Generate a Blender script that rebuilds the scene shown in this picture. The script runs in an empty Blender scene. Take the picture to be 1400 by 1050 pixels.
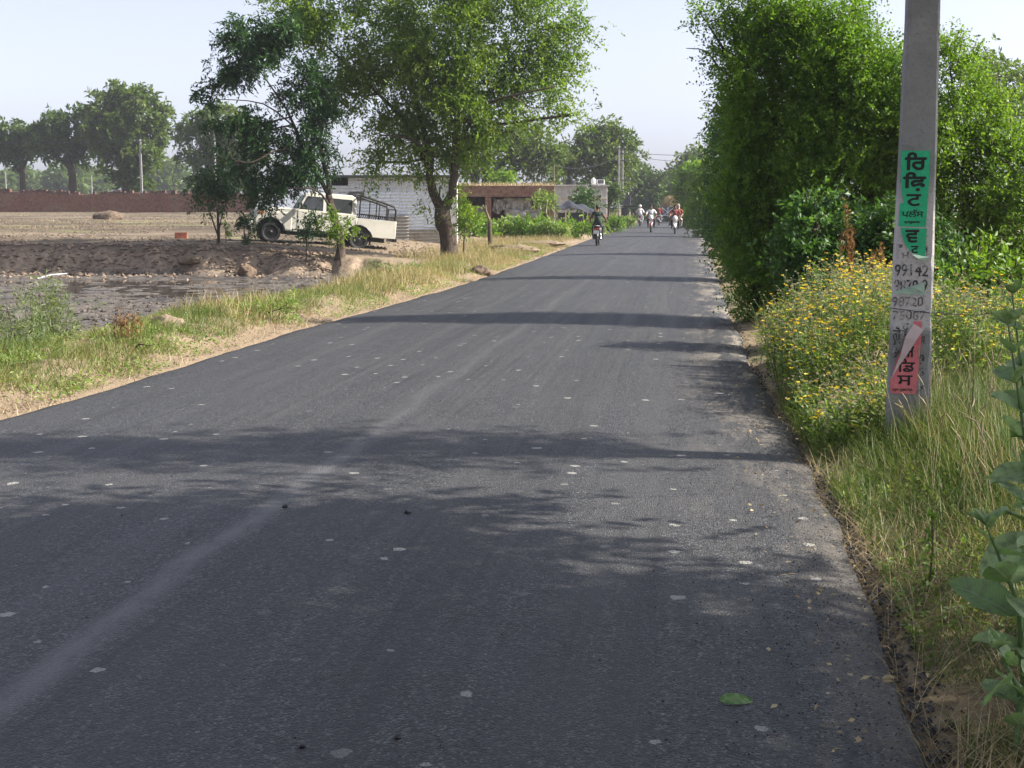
import bpy, math, random
import numpy as np
from mathutils import Vector, Matrix

# ------------------------------------------------------------------ camera, light, exposure
S = bpy.context.scene
COL = S.collection
FPX, HZ, CAMZ = 1900.0, 282.0, 1.7
PITCH = math.atan((525 - HZ) / FPX)
cam_d = bpy.data.cameras.new('camera')
cam_d.sensor_width = 36.0
cam_d.lens = 36.0 * FPX / 1400.0
cam_d.clip_end = 6000
cam_d.clip_start = 0.05
cam = bpy.data.objects.new('camera', cam_d)
COL.objects.link(cam)
cam.location = (0, 0, CAMZ)
cam.rotation_euler = (math.pi / 2 - PITCH, 0, 0)
S.camera = cam

SUN_EL, SUN_AZ = math.radians(38), math.radians(92)      # azimuth clockwise from +Y (view direction)
w = bpy.data.worlds.new('World'); S.world = w; w.use_nodes = True
wt = w.node_tree
bg = wt.nodes['Background']
sky = wt.nodes.new('ShaderNodeTexSky'); sky.sky_type = 'NISHITA'; sky.sun_disc = False
sky.sun_elevation = SUN_EL; sky.sun_rotation = SUN_AZ
sky.air_density = 1.0; sky.dust_density = 2.0; sky.ozone_density = 2.5; sky.altitude = 0
tint = wt.nodes.new('ShaderNodeMix'); tint.data_type = 'RGBA'; tint.blend_type = 'MULTIPLY'; tint.inputs[0].default_value = 1.0
tint.inputs[6].default_value = (.945, .975, 1.175, 1)
bw = wt.nodes.new('ShaderNodeRGBToBW'); wt.links.new(sky.outputs[0], bw.inputs[0]); wt.links.new(bw.outputs[0], tint.inputs[7])
mx = wt.nodes.new('ShaderNodeMix'); mx.data_type = 'RGBA'; mx.inputs[0].default_value = .78
wt.links.new(sky.outputs[0], mx.inputs[6]); wt.links.new(tint.outputs[2], mx.inputs[7]); wt.links.new(mx.outputs[2], bg.inputs[0])
bg.inputs[1].default_value = 0.10
sl = bpy.data.lights.new('sun', 'SUN'); sl.energy = 4.1; sl.angle = math.radians(0.5)
sl.color = (1.0, 0.93, 0.82)
so = bpy.data.objects.new('sun', sl); COL.objects.link(so)
sd = Vector((math.sin(SUN_AZ) * math.cos(SUN_EL), math.cos(SUN_AZ) * math.cos(SUN_EL), math.sin(SUN_EL)))
so.rotation_euler = sd.to_track_quat('Z', 'Y').to_euler()
so.location = (20, 0, 30)
S.view_settings.view_transform = 'Standard'
S.view_settings.look = 'None'
S.view_settings.exposure = 1.43
S.view_settings.gamma = 1.0
cy = S.cycles
cy.max_bounces = 5; cy.diffuse_bounces = 3; cy.glossy_bounces = 2; cy.transmission_bounces = 3
cy.transparent_max_bounces = 4; cy.volume_bounces = 0
cy.caustics_reflective = False; cy.caustics_refractive = False
cy.use_denoising = True

# ------------------------------------------------------------------ helpers
rng = np.random.default_rng(11)
random.seed(5)
cp, sp = math.cos(PITCH), math.sin(PITCH)

def ray(px, py):
    a, b = (px - 700) / FPX, (525 - py) / FPX
    return np.array([a, cp + b * sp, -sp + b * cp])

def at(px, py, D):                       # the world point seen at a pixel, D metres ahead
    d = ray(px, py)
    return np.array([0, 0, CAMZ]) + d * (D / d[1])

def gnd(px, py, z=0.0):                  # the world point seen at a pixel on the level z
    d = ray(px, py)
    return np.array([0, 0, CAMZ]) + d * ((z - CAMZ) / d[2])

TH = math.atan(0.128); ct, st = math.cos(TH), math.sin(TH)
def ab(x, y): return x * ct - y * st, x * st + y * ct
def xy(a, b): return a * ct + b * st, -a * st + b * ct

def h2(ix, iy, seed):
    n = (ix.astype(np.int64) * 374761393 + iy.astype(np.int64) * 668265263 + seed * 982451653) & 0xffffffff
    n = ((n ^ (n >> 13)) * 1274126177) & 0xffffffff
    n = n ^ (n >> 16)
    return (n & 0xffff) / 65535.0
def vn(x, y, seed=0):
    x = np.asarray(x, float); y = np.asarray(y, float)
    ix, iy = np.floor(x), np.floor(y)
    fx, fy = x - ix, y - iy
    fx, fy = fx * fx * (3 - 2 * fx), fy * fy * (3 - 2 * fy)
    a = h2(ix, iy, seed); b = h2(ix + 1, iy, seed); c = h2(ix, iy + 1, seed); d = h2(ix + 1, iy + 1, seed)
    return (a + (b - a) * fx) * (1 - fy) + (c + (d - c) * fx) * fy - 0.5
def fbm(x, y, f, o=4, seed=0):
    r = 0; am = 1.0
    for i in range(o):
        r = r + am * vn(np.asarray(x) * f, np.asarray(y) * f, seed + i * 17); f *= 2.1; am *= 0.5
    return r
def sst(x, a, b):
    t = np.clip((np.asarray(x, float) - a) / (b - a), 0, 1)
    return t * t * (3 - 2 * t)
def nrm(v):
    return v / np.maximum(np.linalg.norm(v, axis=-1, keepdims=True), 1e-9)

def link_mesh(name, me, parent=None):
    o = bpy.data.objects.new(name, me); COL.objects.link(o)
    if parent is not None: o.parent = parent
    return o

def npmesh(name, V, Fs, mats, parent=None, rnd=None, smooth=False, midx=None, attrs=None):
    """one mesh object out of numpy arrays; Fs = list of (n,k) face arrays"""
    me = bpy.data.meshes.new(name)
    V = np.asarray(V, dtype=np.float32)
    me.vertices.add(len(V)); me.vertices.foreach_set('co', V.ravel())
    Fs = [np.asarray(f, dtype=np.int32) for f in Fs if len(f)]
    li = np.concatenate([f.ravel() for f in Fs]) if Fs else np.zeros(0, np.int32)
    tot = np.concatenate([np.full(len(f), f.shape[1], np.int32) for f in Fs])
    me.loops.add(len(li)); me.loops.foreach_set('vertex_index', li)
    me.polygons.add(len(tot))
    me.polygons.foreach_set('loop_start', np.concatenate([[0], np.cumsum(tot)[:-1]]).astype(np.int32))
    if not isinstance(mats, (list, tuple)): mats = [mats]
    for m in mats: me.materials.append(m)
    if midx is not None: me.polygons.foreach_set('material_index', np.asarray(midx, np.int32))
    me.polygons.foreach_set('use_smooth', np.full(len(tot), smooth, dtype=bool))
    if rnd is not None:
        at_ = me.attributes.new('rnd', 'FLOAT', 'FACE'); at_.data.foreach_set('value', np.asarray(rnd, np.float32))
    if attrs:
        for k, v in attrs.items():
            t_ = me.attributes.new(k, 'FLOAT', 'POINT'); t_.data.foreach_set('value', np.asarray(v, np.float32))
    me.update(calc_edges=True)
    return link_mesh(name, me, parent)

class MB:
    """collects small shapes; build() links them as ONE mesh object"""
    def __init__(s): s.v = []; s.f = []; s.m = []; s.cur = 0
    def add(s, V, F):
        k = len(s.v); s.v.extend([tuple(map(float, p)) for p in V])
        for f in F: s.f.append(tuple(i + k for i in f)); s.m.append(s.cur)
        return s
    def box(s, c, d, R=None, ch=0.0, top=(1, 1)):
        x, y, z = d[0] / 2, d[1] / 2, d[2] / 2
        P = []
        for sz in (-1, 1):
            kx, ky = (1, 1) if sz < 0 else top
            if ch > 0:
                e = ch
                for (px, py) in ((-x + e, -y), (x - e, -y), (x, -y + e), (x, y - e), (x - e, y), (-x + e, y), (-x, y - e), (-x, -y + e)):
                    P.append(Vector((px * kx, py * ky, sz * z)))
            else:
                for (px, py) in ((-x, -y), (x, -y), (x, y), (-x, y)): P.append(Vector((px * kx, py * ky, sz * z)))
        n = len(P) // 2
        if R is not None: P = [R @ p for p in P]
        P = [p + Vector(c) for p in P]
        F = [tuple(range(n - 1, -1, -1)), tuple(range(n, 2 * n))] + [(i, (i + 1) % n, n + (i + 1) % n, n + i) for i in range(n)]
        return s.add(P, F)
    def tube(s, path, rad, n=6, cap=True):
        path = [Vector(p) for p in path]
        if not hasattr(rad, '__len__'): rad = [rad] * len(path)
        V, F = [], []
        up = None
        for i, p in enumerate(path):
            t = (path[min(i + 1, len(path) - 1)] - path[max(i - 1, 0)])
            if t.length < 1e-9: t = Vector((0, 0, 1))
            t.normalize()
            if up is None: up = Vector((1, 0, 0)) if abs(t.x) < 0.8 else Vector((0, 1, 0))
            b = t.cross(up)
            if b.length < 1e-5: b = t.cross(Vector((0, 1, 0.3)))
            b.normalize(); up = b.cross(t)
            for k in range(n):
                an = 2 * math.pi * k / n
                V.append(p + (up * math.cos(an) + b * math.sin(an)) * rad[i])
        for i in range(len(path) - 1):
            for k in range(n):
                F.append((i * n + k, i * n + (k + 1) % n, (i + 1) * n + (k + 1) % n, (i + 1) * n + k))
        if cap:
            F.append(tuple(range(n - 1, -1, -1))); L = (len(path) - 1) * n
            F.append(tuple(range(L, L + n)))
        return s.add(V, F)
    def lathe(s, prof, c=(0, 0, 0), axis='z', n=16, closed=False):
        V, F = [], []
        for (r, h) in prof:
            for k in range(n):
                a = 2 * math.pi * k / n; u, v = r * math.cos(a), r * math.sin(a)
                p = (u, v, h) if axis == 'z' else ((u, h, v) if axis == 'y' else (h, u, v))
                V.append((p[0] + c[0], p[1] + c[1], p[2] + c[2]))
        m = len(prof)
        for i in range(m if closed else m - 1):
            j = (i + 1) % m
            for k in range(n): F.append((i * n + k, i * n + (k + 1) % n, j * n + (k + 1) % n, j * n + k))
        if not closed:
            F.append(tuple(range(n))); F.append(tuple((m - 1) * n + k for k in range(n)))
        return s.add(V, F)
    def prism(s, pts, y0, y1, k0=1.0):      # outline in x,z pushed along y
        n = len(pts)
        V = [(p[0], y0, p[1]) for p in pts] + [(p[0], y1, p[1]) for p in pts]
        F = [tuple(range(n)), tuple(range(2 * n - 1, n - 1, -1))] + [((i + 1) % n, i, n + i, n + (i + 1) % n) for i in range(n)]
        return s.add(V, F)
    def sphere(s, c, r, n=10, m=7):
        if not hasattr(r, '__len__'): r = (r, r, r)
        V, F = [(c[0], c[1], c[2] - r[2])], []
        for i in range(1, m):
            ph = -math.pi / 2 + math.pi * i / m
            for k in range(n):
                a = 2 * math.pi * k / n
                V.append((c[0] + r[0] * math.cos(ph) * math.cos(a), c[1] + r[1] * math.cos(ph) * math.sin(a), c[2] + r[2] * math.sin(ph)))
        V.append((c[0], c[1], c[2] + r[2]))
        for k in range(n): F.append((0, 1 + (k + 1) % n, 1 + k))
        for i in range(m - 2):
            for k in range(n): F.append((1 + i * n + k, 1 + i * n + (k + 1) % n, 1 + (i + 1) * n + (k + 1) % n, 1 + (i + 1) * n + k))
        L = len(V) - 1
        for k in range(n): F.append((L, 1 + (m - 2) * n + k, 1 + (m - 2) * n + (k + 1) % n))
        return s.add(V, F)
    def build(s, name, mats, parent=None, smooth=False, bevel=0.0, off=(0, 0, 0)):
        me = bpy.data.meshes.new(name)
        me.from_pydata([(p[0] - off[0], p[1] - off[1], p[2] - off[2]) for p in s.v], [], s.f)
        if not isinstance(mats, (list, tuple)): mats = [mats]
        for m in mats: me.materials.append(m)
        for p, mi in zip(me.polygons, s.m): p.material_index = mi; p.use_smooth = smooth
        import bmesh
        bm = bmesh.new(); bm.from_mesh(me); bmesh.ops.recalc_face_normals(bm, faces=bm.faces); bm.to_mesh(me); bm.free()
        o = link_mesh(name, me, parent)
        if bevel > 0:
            b = o.modifiers.new('bevel', 'BEVEL'); b.width = bevel; b.segments = 2; b.limit_method = 'ANGLE'; b.angle_limit = math.radians(35)
        return o

def tag(o, label, cat, group=None, kind=None):
    if label: o['label'] = label
    if cat: o['category'] = cat
    if group: o['group'] = group
    if kind: o['kind'] = kind
    return o
def thing(name, label, cat, loc=(0, 0, 0), rot=(0, 0, 0), group=None):
    o = bpy.data.objects.new(name, None); COL.objects.link(o)
    o.empty_display_size = 0.3
    o.location = tuple(float(q) for q in loc); o.rotation_euler = rot
    return tag(o, label, cat, group)
def copy_tree(o, parent=None):
    c = o.copy(); COL.objects.link(c); c.parent = parent
    for ch in o.children: copy_tree(ch, c)
    return c

# ------------------------------------------------------------------ materials
class NT:
    def __init__(s, name):
        s.mat = bpy.data.materials.new(name); s.mat.use_nodes = True
        s.t = s.mat.node_tree; s.b = s.t.nodes['Principled BSDF']; s.out = s.t.nodes['Material Output']
    def n(s, typ, props=None, **inp):
        nd = s.t.nodes.new(typ)
        for k, v in (props or {}).items(): setattr(nd, k, v)
        for k, v in inp.items():
            key = int(k[1:]) if k[0] == 'i' and k[1:].isdigit() else k.replace('_', ' ')
            s.put(nd.inputs[key], v)
        return nd
    def put(s, sock, v):
        if isinstance(v, bpy.types.NodeSocket): s.t.links.new(v, sock)
        elif isinstance(v, bpy.types.Node): s.t.links.new(v.outputs[0], sock)
        else:
            if hasattr(sock.default_value, '__len__') and hasattr(v, '__len__') and len(sock.default_value) == 4 and len(v) == 3: v = (*v, 1)
            sock.default_value = v
    def math(s, op, a, b=0.0, c=None, clamp=False):
        nd = s.n('ShaderNodeMath', {'operation': op, 'use_clamp': clamp}, i0=a, i1=b)
        if c is not None: s.put(nd.inputs[2], c)
        return nd.outputs[0]
    def mix(s, f, a, b, bt='MIX'):
        nd = s.t.nodes.new('ShaderNodeMix'); nd.data_type = 'RGBA'; nd.blend_type = bt
        s.put(nd.inputs[0], f); s.put(nd.inputs[6], a); s.put(nd.inputs[7], b)
        return nd.outputs[2]
    def noise(s, vec, scale, detail=4.0, rough=0.55):
        return s.n('ShaderNodeTexNoise', None, Vector=vec, Scale=scale, Detail=detail, Roughness=rough).outputs[0]
    def ramp(s, f, stops):
        nd = s.n('ShaderNodeValToRGB', None, Fac=f)
        e = nd.color_ramp.elements
        while len(e) < len(stops): e.new(0.5)
        for el, (p, c) in zip(e, stops):
            el.position = p; el.color = (*c, 1) if len(c) == 3 else c
        return nd.outputs[0]
    def mr(s, v, a, b, c=0.0, d=1.0):
        return s.n('ShaderNodeMapRange', {'clamp': True, 'interpolation_type': 'SMOOTHSTEP'}, i0=v, i1=a, i2=b, i3=c, i4=d).outputs[0]
    def obj(s): return s.n('ShaderNodeTexCoord').outputs['Object']
    def scale(s, vec, sc): return s.n('ShaderNodeMapping', None, Vector=vec, Scale=sc).outputs[0]
    def bump(s, h, strength=0.5, dist=0.02):
        nd = s.n('ShaderNodeBump', None, Height=h, Strength=strength, Distance=dist)
        s.put(s.b.inputs['Normal'], nd.outputs[0])
    def attr(s, name): return s.n('ShaderNodeAttribute', {'attribute_name': name}).outputs['Fac']
    def base(s, c): s.put(s.b.inputs['Base Color'], c)
    def rough(s, c): s.put(s.b.inputs['Roughness'], c)
    def spec(s, c): s.put(s.b.inputs['Specular IOR Level'], c)

def plain(name, c, rough=0.5, metal=0.0, var=0.12, scale=6.0, bump=0.0, spec=0.5):
    m = NT(name); o = m.obj()
    f = m.noise(o, scale, 5)
    lo = tuple(x * (1 - var * 1.6) for x in c); hi = tuple(min(1, x * (1 + var * 1.6)) for x in c)
    m.base(m.ramp(f, [(0.3, lo), (0.7, hi)]))
    m.rough(m.mr(f, 0.2, 0.8, max(0.02, rough - 0.08), min(1, rough + 0.08)))
    m.b.inputs['Metallic'].default_value = metal; m.spec(spec)
    if bump > 0: m.bump(m.noise(o, scale * 4, 6), bump, 0.02)
    return m.mat

def leafmat(name, cols, trans=0.35, rough=0.45, tcol=None):
    m = NT(name)
    r = m.attr('rnd')
    n = len(cols)
    c = m.ramp(r, [((i + 0.0) / max(1, n - 1), cc) for i, cc in enumerate(cols)])
    m.base(c); m.rough(rough); m.spec(0.35)
    tr = m.n('ShaderNodeBsdfTranslucent', None, Color=m.mix(1.0, c, tcol or (1.7, 1.75, 0.75), 'MULTIPLY'))
    ms = m.n('ShaderNodeMixShader', None, i0=trans, i1=m.b.outputs[0], i2=tr.outputs[0])
    m.t.links.new(ms.outputs[0], m.out.inputs[0])
    return m.mat

def barkmat(name, a, b):
    m = NT(name); o = m.obj()
    f = m.noise(m.scale(o, (14, 14, 3)), 1.6, 7, 0.65)
    m.base(m.ramp(f, [(0.3, a), (0.7, b)])); m.rough(0.9); m.spec(0.2)
    m.bump(f, 0.8, 0.03)
    return m.mat

M = {}
M['neem'] = leafmat('neem_leaf', [(.055, .11, .016), (.095, .17, .02), (.145, .22, .028), (.22, .26, .04)], .45)
M['dark'] = leafmat('dark_pinnate_leaf', [(.014, .042, .016), (.026, .068, .022), (.04, .10, .028), (.07, .15, .035)], .3)
M['hedge'] = leafmat('hedge_leaf', [(.045, .10, .014), (.085, .17, .018), (.135, .235, .024), (.21, .30, .036)], .42)
M['hedge_deep'] = leafmat('hedge_deep_leaf', [(.022, .06, .016), (.04, .095, .022), (.065, .14, .03), (.10, .18, .035)], .34)
M['bright'] = leafmat('bright_leaf', [(.06, .12, .015), (.10, .18, .02), (.15, .25, .03), (.21, .29, .045)], .42)
M['far'] = leafmat('far_leaf', [(.04, .075, .016), (.065, .11, .02), (.10, .15, .026), (.15, .19, .034)], .38)
M['far_dark'] = leafmat('far_dark_leaf', [(.03, .06, .018), (.05, .092, .024), (.08, .13, .03), (.115, .16, .038)], .3)
M['grey_leaf'] = leafmat('grey_green_leaf', [(.09, .13, .06), (.13, .175, .08), (.18, .22, .10), (.25, .27, .13)], .35)
M['weed'] = leafmat('weed_leaf', [(.085, .15, .035), (.14, .215, .05), (.20, .275, .07), (.30, .34, .12)], .4)
M['grass'] = leafmat('grass_blade', [(.055, .11, .022), (.09, .155, .03), (.14, .185, .045), (.24, .22, .085), (.36, .29, .14)], .35, .5, (1.3, 1.3, .8))
M['drygrass'] = leafmat('dry_grass_blade', [(.13, .16, .055), (.24, .21, .09), (.36, .28, .13), (.45, .36, .19)], .3, .6, (1.2, 1.15, .9))
M['straw'] = leafmat('straw', [(.20, .145, .075), (.31, .23, .12), (.42, .33, .18), (.52, .43, .26)], .2, .7, (1.1, 1.05, .9))
M['seed'] = leafmat('seed_head', [(.34, .28, .18), (.46, .39, .26), (.56, .50, .36)], .25, .8, (1.1, 1.05, .9))
M['rust'] = leafmat('dead_weed', [(.16, .085, .03), (.25, .135, .05), (.33, .19, .075)], .25, .8, (1.1, 1, .9))
M['petal'] = leafmat('yellow_petal', [(.66, .46, .015), (.78, .60, .03), (.84, .70, .10)], .3, .5, (1.2, 1.1, .7))
M['calo'] = leafmat('milkweed_leaf', [(.13, .22, .11), (.17, .27, .14), (.22, .32, .18), (.28, .36, .23)], .25, .5, (1.3, 1.5, .7))
M['bark'] = barkmat('bark', (.035, .026, .02), (.12, .09, .07))
M['bark_pale'] = barkmat('pale_bark', (.10, .08, .06), (.26, .21, .16))
M['twig'] = barkmat('twig_bark', (.06, .045, .03), (.16, .12, .08))
M['stalk'] = leafmat('green_stalk', [(.10, .16, .05), (.16, .2, .07), (.24, .24, .11)], .1)
M['wood'] = plain('weathered_wood', (.22, .16, .11), .85, 0, .3, 9, .4)
M['black'] = plain('black_paint', (.012, .012, .013), .4)
M['rubber'] = plain('tyre_rubber', (.02, .02, .021), .8, 0, .2, 20)
M['cream'] = plain('cream_car_paint', (.70, .68, .60), .32, 0, .05, 3)
M['glass'] = plain('dark_car_glass', (.055, .06, .065), .06, 0, .2, 2)
M['windscreen'] = plain('sky_lit_windscreen', (.22, .26, .30), .05, 0, .1, 2, 0, .9)
M['steel'] = plain('bright_steel', (.55, .55, .55), .3, 1.0)
M['dull_steel'] = plain('dull_steel', (.12, .12, .125), .5, .8)
M['lamp'] = plain('lamp_glass', (.62, .65, .66), .1)
M['amber'] = plain('amber_lens', (.65, .18, .02), .25)
M['redlens'] = plain('red_lens', (.45, .02, .015), .25)
M['white'] = plain('white_plastic', (.72, .72, .70), .45, 0, .06)
M['skin'] = plain('skin', (.20, .105, .065), .5, 0, .1)
M['hair'] = plain('black_hair', (.012, .010, .009), .6)
M['darkgreen_cloth'] = plain('dark_green_cloth', (.012, .03, .02), .9, 0, .2, 14)
M['dark_cloth'] = plain('dark_cloth', (.02, .02, .026), .9, 0, .2, 14)
M['white_cloth'] = plain('white_cloth', (.62, .62, .63), .85, 0, .06, 10)
M['grey_cloth'] = plain('grey_cloth', (.16, .17, .19), .9, 0, .15, 14)
M['maroon_cloth'] = plain('maroon_cloth', (.19, .035, .03), .9, 0, .2, 14)
M['pale_cloth'] = plain('pale_shawl', (.56, .46, .40), .9, 0, .12, 10)
# ------------------------------------------------------------------ ground and road
EDGE_L = [gnd(*p, 0.03) for p in ((0, 568), (120, 536), (250, 497), (400, 450), (520, 419), (640, 385), (720, 358), (780, 336), (830, 318))]
EDGE_R = [gnd(*p, 0.03) for p in ((1275, 1050), (1210, 880), (1140, 700), (1088, 610), (1060, 560), (1028, 500), (1000, 440), (980, 380), (966, 335))]
_l = sorted([ab(p[0], p[1])[::-1] for p in EDGE_L]); _r = sorted([ab(p[0], p[1])[::-1] for p in EDGE_R])
LB, LA = np.array([q[0] for q in _l]), np.array([q[1] for q in _l])
RB, RA = np.array([q[0] for q in _r]), np.array([q[1] for q in _r])
LB = np.concatenate([[-30], LB, [120, 260, 900]]); LA = np.concatenate([[LA[0] - .05], LA, [-5.5, -5.4, -5.4]])
RB = np.concatenate([[-30], RB, [120, 260, 900]]); RA = np.concatenate([[RA[0]], RA, [.85, .9, .9]])
def edge_l(b): return np.interp(b, LB, LA)
def edge_r(b): return np.interp(b, RB, RA)

def terrain(x, y, full=False):
    x = np.asarray(x, float); y = np.asarray(y, float)
    a, b = ab(x, y)
    sr = a - edge_r(b); s = edge_l(b) - a
    # right verge
    zr = .13 * sst(sr, .05, .9) + .05 * fbm(x, y, 1.1, 3, 3) * sst(sr, .1, .8) + .1 * sst(sr, 2, 6)
    # left: sandy berm, sunken muddy plot, cut bank, raised fields
    yb = 42.0 + 1.3 * fbm(x, x * .3, .35, 3, 9) + .9 * vn(x * 1.3, y * .4, 4) + .5 * vn(x * 3.1, y * .5, 14) - 1.2 * sst(s, 9, 3)
    tb = sst(y, yb, yb + 1.5 + .7 * vn(x * .8, y * .1, 8))
    berm = (.17 + .16 * fbm(x, y, .55, 3, 21)) * sst(s, .25, 1.0) + .05 * fbm(x, y, 2.2, 3, 5) * sst(s, .05, .5)
    down = sst(s, 1.5 + .5 * vn(b * .3, b * .05, 77), 3.3)
    clod = .085 * fbm(x, y, 2.6, 4, 31) + .07 * fbm(x, y, .5, 3, 41)
    low = .072 * sst(y, 27, 31) * sst(y, 42.5, 40) + .12 * sst(np.hypot((x + 7.6) / 2.2, (y - 21.6) / 3.2), 1.0, .4)
    mud = -.36 - low + clod
    z_near = berm * (1 - down) + mud * down
    up = .53 + .0062 * np.clip(y - 44, 0, 110) + .025 * fbm(x, y, 1.4, 4, 51) + .10 * fbm(x, y, .16, 3, 61)
    z_far = up * sst(s, 1.0, 11) + .30 * fbm(x, y, 1.5, 3, 81) * tb * (1 - tb) * 4 * sst(s, 3, 5) + berm * .6 * sst(s, 4, 1) + .05 * fbm(x, y, .9, 3, 71) * sst(s, .3, 1.5)
    zl = z_near * (1 - tb) + z_far * tb
    z = np.where(s > 0, zl, np.where(sr > 0, zr, 0.0)) - .015
    z = np.where((s < 0.12) & (sr < 0.08), -.05, z)
    z = z * (1 - sst(y, 250, 600))
    if not full: return z
    mudm = (1 - tb) * sst(s, 1.9, 3.0)
    bank = tb * (1 - tb) * 4 * sst(s, 2.5, 4)
    field = tb * sst(s, 4.5, 8)
    right = sst(sr, -.1, .1)
    return z, mudm, bank, field, right

def spans(*segs):
    r = [np.arange(a, b, d) for a, b, d in segs]
    return np.unique(np.round(np.concatenate(r), 4))
bs = np.concatenate([spans((-20, 4, .5), (4, 60, .13), (60, 200, .8), (200, 420, 6)), np.geomspace(420, 1600, 14)])
as_ = np.concatenate([-np.geomspace(900, 60, 18), spans((-60, -26, .6), (-26, -12, .2), (-12, -5.3, .085)), [-5.15, -5, -3, -1, .4], spans((.55, 3.2, .06), (3.2, 8, .2), (8, 40, 1)), np.geomspace(41, 900, 16)])
A, B = np.meshgrid(as_, bs)
X, Y = xy(A, B)
Z, mudm, bankm, fieldm, rightm = terrain(X, Y, True)
nr, nc = X.shape
idx = np.arange(nr * nc).reshape(nr, nc)
quads = np.stack([idx[:-1, :-1], idx[:-1, 1:], idx[1:, 1:], idx[1:, :-1]], -1).reshape(-1, 4)

g = NT('ground_soil'); P = g.obj()
n1 = g.noise(P, .55, 6, .6); n2 = g.noise(P, 5.5, 6, .65); n3 = g.noise(P, 38, 5, .7)
sand = g.mix(n2, (.19, .14, .09), (.31, .24, .165))
sand = g.mix(g.mr(n3, .52, .68), sand, (.25, .185, .12))
fieldc = g.mix(g.mr(n1, .35, .65), (.08, .063, .044), (.165, .13, .085))
fieldc = g.mix(g.mr(n2, .45, .7), fieldc, (.11, .08, .06))
strip2 = g.noise(g.scale(P, (.035, .16, 1)), 1.0, 6, .7)
fieldc = g.mix(g.math('MULTIPLY', g.mr(strip2, .48, .60), .8), fieldc, (.075, .052, .038))
fieldc = g.mix(g.math('MULTIPLY', g.mr(strip2, .46, .38), .6), fieldc, (.27, .21, .155))
strip = g.noise(g.scale(P, (.06, .4, 1)), 1.0, 4)
fieldc = g.mix(g.math('MULTIPLY', g.mr(strip, .52, .66), .55), fieldc, (.24, .25, .10))
mudc = g.mix(g.mr(n2, .35, .68), (.062, .054, .048), (.155, .135, .115))
mudc = g.mix(g.mr(n1, .56, .72), mudc, (.035, .03, .028))
bankc = g.mix(g.mr(n2, .3, .7), (.17, .125, .088), (.36, .275, .195))
rightc = g.mix(g.mr(n2, .35, .65), (.15, .115, .07), (.33, .255, .15))
rightc = g.mix(g.mr(n1, .5, .6), rightc, (.10, .11, .045))
c = g.mix(g.attr('field'), sand, fieldc)
c = g.mix(g.attr('mud'), c, mudc)
c = g.mix(g.attr('bank'), c, bankc)
c = g.mix(g.attr('right'), c, rightc)
g.base(c)
wet = g.math('MULTIPLY', g.attr('mud'), g.mr(n1, .42, .62))
g.rough(g.mr(wet, 0, 1, .95, .42)); g.spec(.3)
g.bump(g.math('ADD', g.math('MULTIPLY', n2, .7), g.math('MULTIPLY', n3, .35)), .9, .05)
go = npmesh('ground', np.stack([X.ravel(), Y.ravel(), Z.ravel()], -1), [quads], g.mat, smooth=True,
            attrs={'mud': mudm.ravel(), 'bank': np.clip(bankm, 0, 1).ravel(), 'field': fieldm.ravel(), 'right': rightm.ravel()})
tag(go, 'sandy earth with a raised field, cut bank and sunken muddy plot', 'ground', kind='structure')

# water lying in the lows of the muddy plot
wm = NT('shallow_water'); wm.base((.035, .03, .024)); wm.rough(.06); wm.spec(.6)
wm.bump(wm.noise(wm.obj(), 7, 3), .06, .01)
wb = spans((9, 44, 1.0)); wa = np.array([-34, -20, -14, -9.2])
WA, WB_ = np.meshgrid(wa, wb)
WX, WY = xy(WA, WB_)
WX, WY = WX.ravel(), WY.ravel()
wi = np.arange(len(WX)).reshape(WA.shape)
wo = npmesh('water', np.stack([WX, WY, np.full_like(WX, -.443)], -1),
            [np.stack([wi[:-1, :-1], wi[:-1, 1:], wi[1:, 1:], wi[1:, :-1]], -1).reshape(-1, 4)], wm.mat)
tag(wo, 'shallow brown puddles standing in the muddy plot', 'water', kind='structure')

# asphalt carriageway, in its own frame: x across, y along
rb = np.concatenate([spans((-18, 4, .4), (4, 70, .12), (70, 160, .6), (160, 300, 4)), [330, 380, 450, 600, 800]])
NA = 46
tt = np.linspace(0, 1, NA)
lft = edge_l(rb) + .045 * fbm(rb, rb * 0, 1.6, 4, 91) - .02
rgt = edge_r(rb) + .07 * fbm(rb, rb * 0 + 5, 1.2, 4, 95) + .02
RX = lft[:, None] * (1 - tt) + rgt[:, None] * tt
RY = np.repeat(rb[:, None], NA, 1)
RZ = .012 + .05 * (1 - (2 * tt - 1) ** 2)[None, :] + .006 * fbm(RX, RY, .8, 3, 97) - .025 * (np.abs(2 * tt - 1) ** 24)[None, :]
sk = .10
RXs = np.concatenate([RX[:, :1] - .03, RX, RX[:, -1:] + .03], 1)
RYs = np.concatenate([RY[:, :1], RY, RY[:, -1:]], 1)
RZs = np.concatenate([np.full((len(rb), 1), -sk), RZ, np.full((len(rb), 1), -sk)], 1)
ri = np.arange(RXs.size).reshape(RXs.shape)
rq = np.stack([ri[:-1, :-1], ri[:-1, 1:], ri[1:, 1:], ri[1:, :-1]], -1).reshape(-1, 4)
r = NT('asphalt'); P = r.obj()
sep = r.n('ShaderNodeSeparateXYZ', None, Vector=P); ax, ay = sep.outputs[0], sep.outputs[1]
vor = r.n('ShaderNodeTexVoronoi', None, Vector=P, Scale=105.0)
cell = r.n('ShaderNodeSeparateColor', None, Color=vor.outputs['Color']).outputs[0]
cell2 = r.n('ShaderNodeSeparateColor', None, Color=vor.outputs['Color']).outputs[1]
fine = r.noise(P, 160, 3); mid = r.noise(P, 9, 5, .6); big = r.noise(P, .8, 4)
streak = r.noise(r.scale(P, (4.5, .07, 1)), 1.0, 5, .6)
streak2 = r.noise(r.scale(P, (16, .25, 1)), 1.0, 4, .6)
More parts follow.
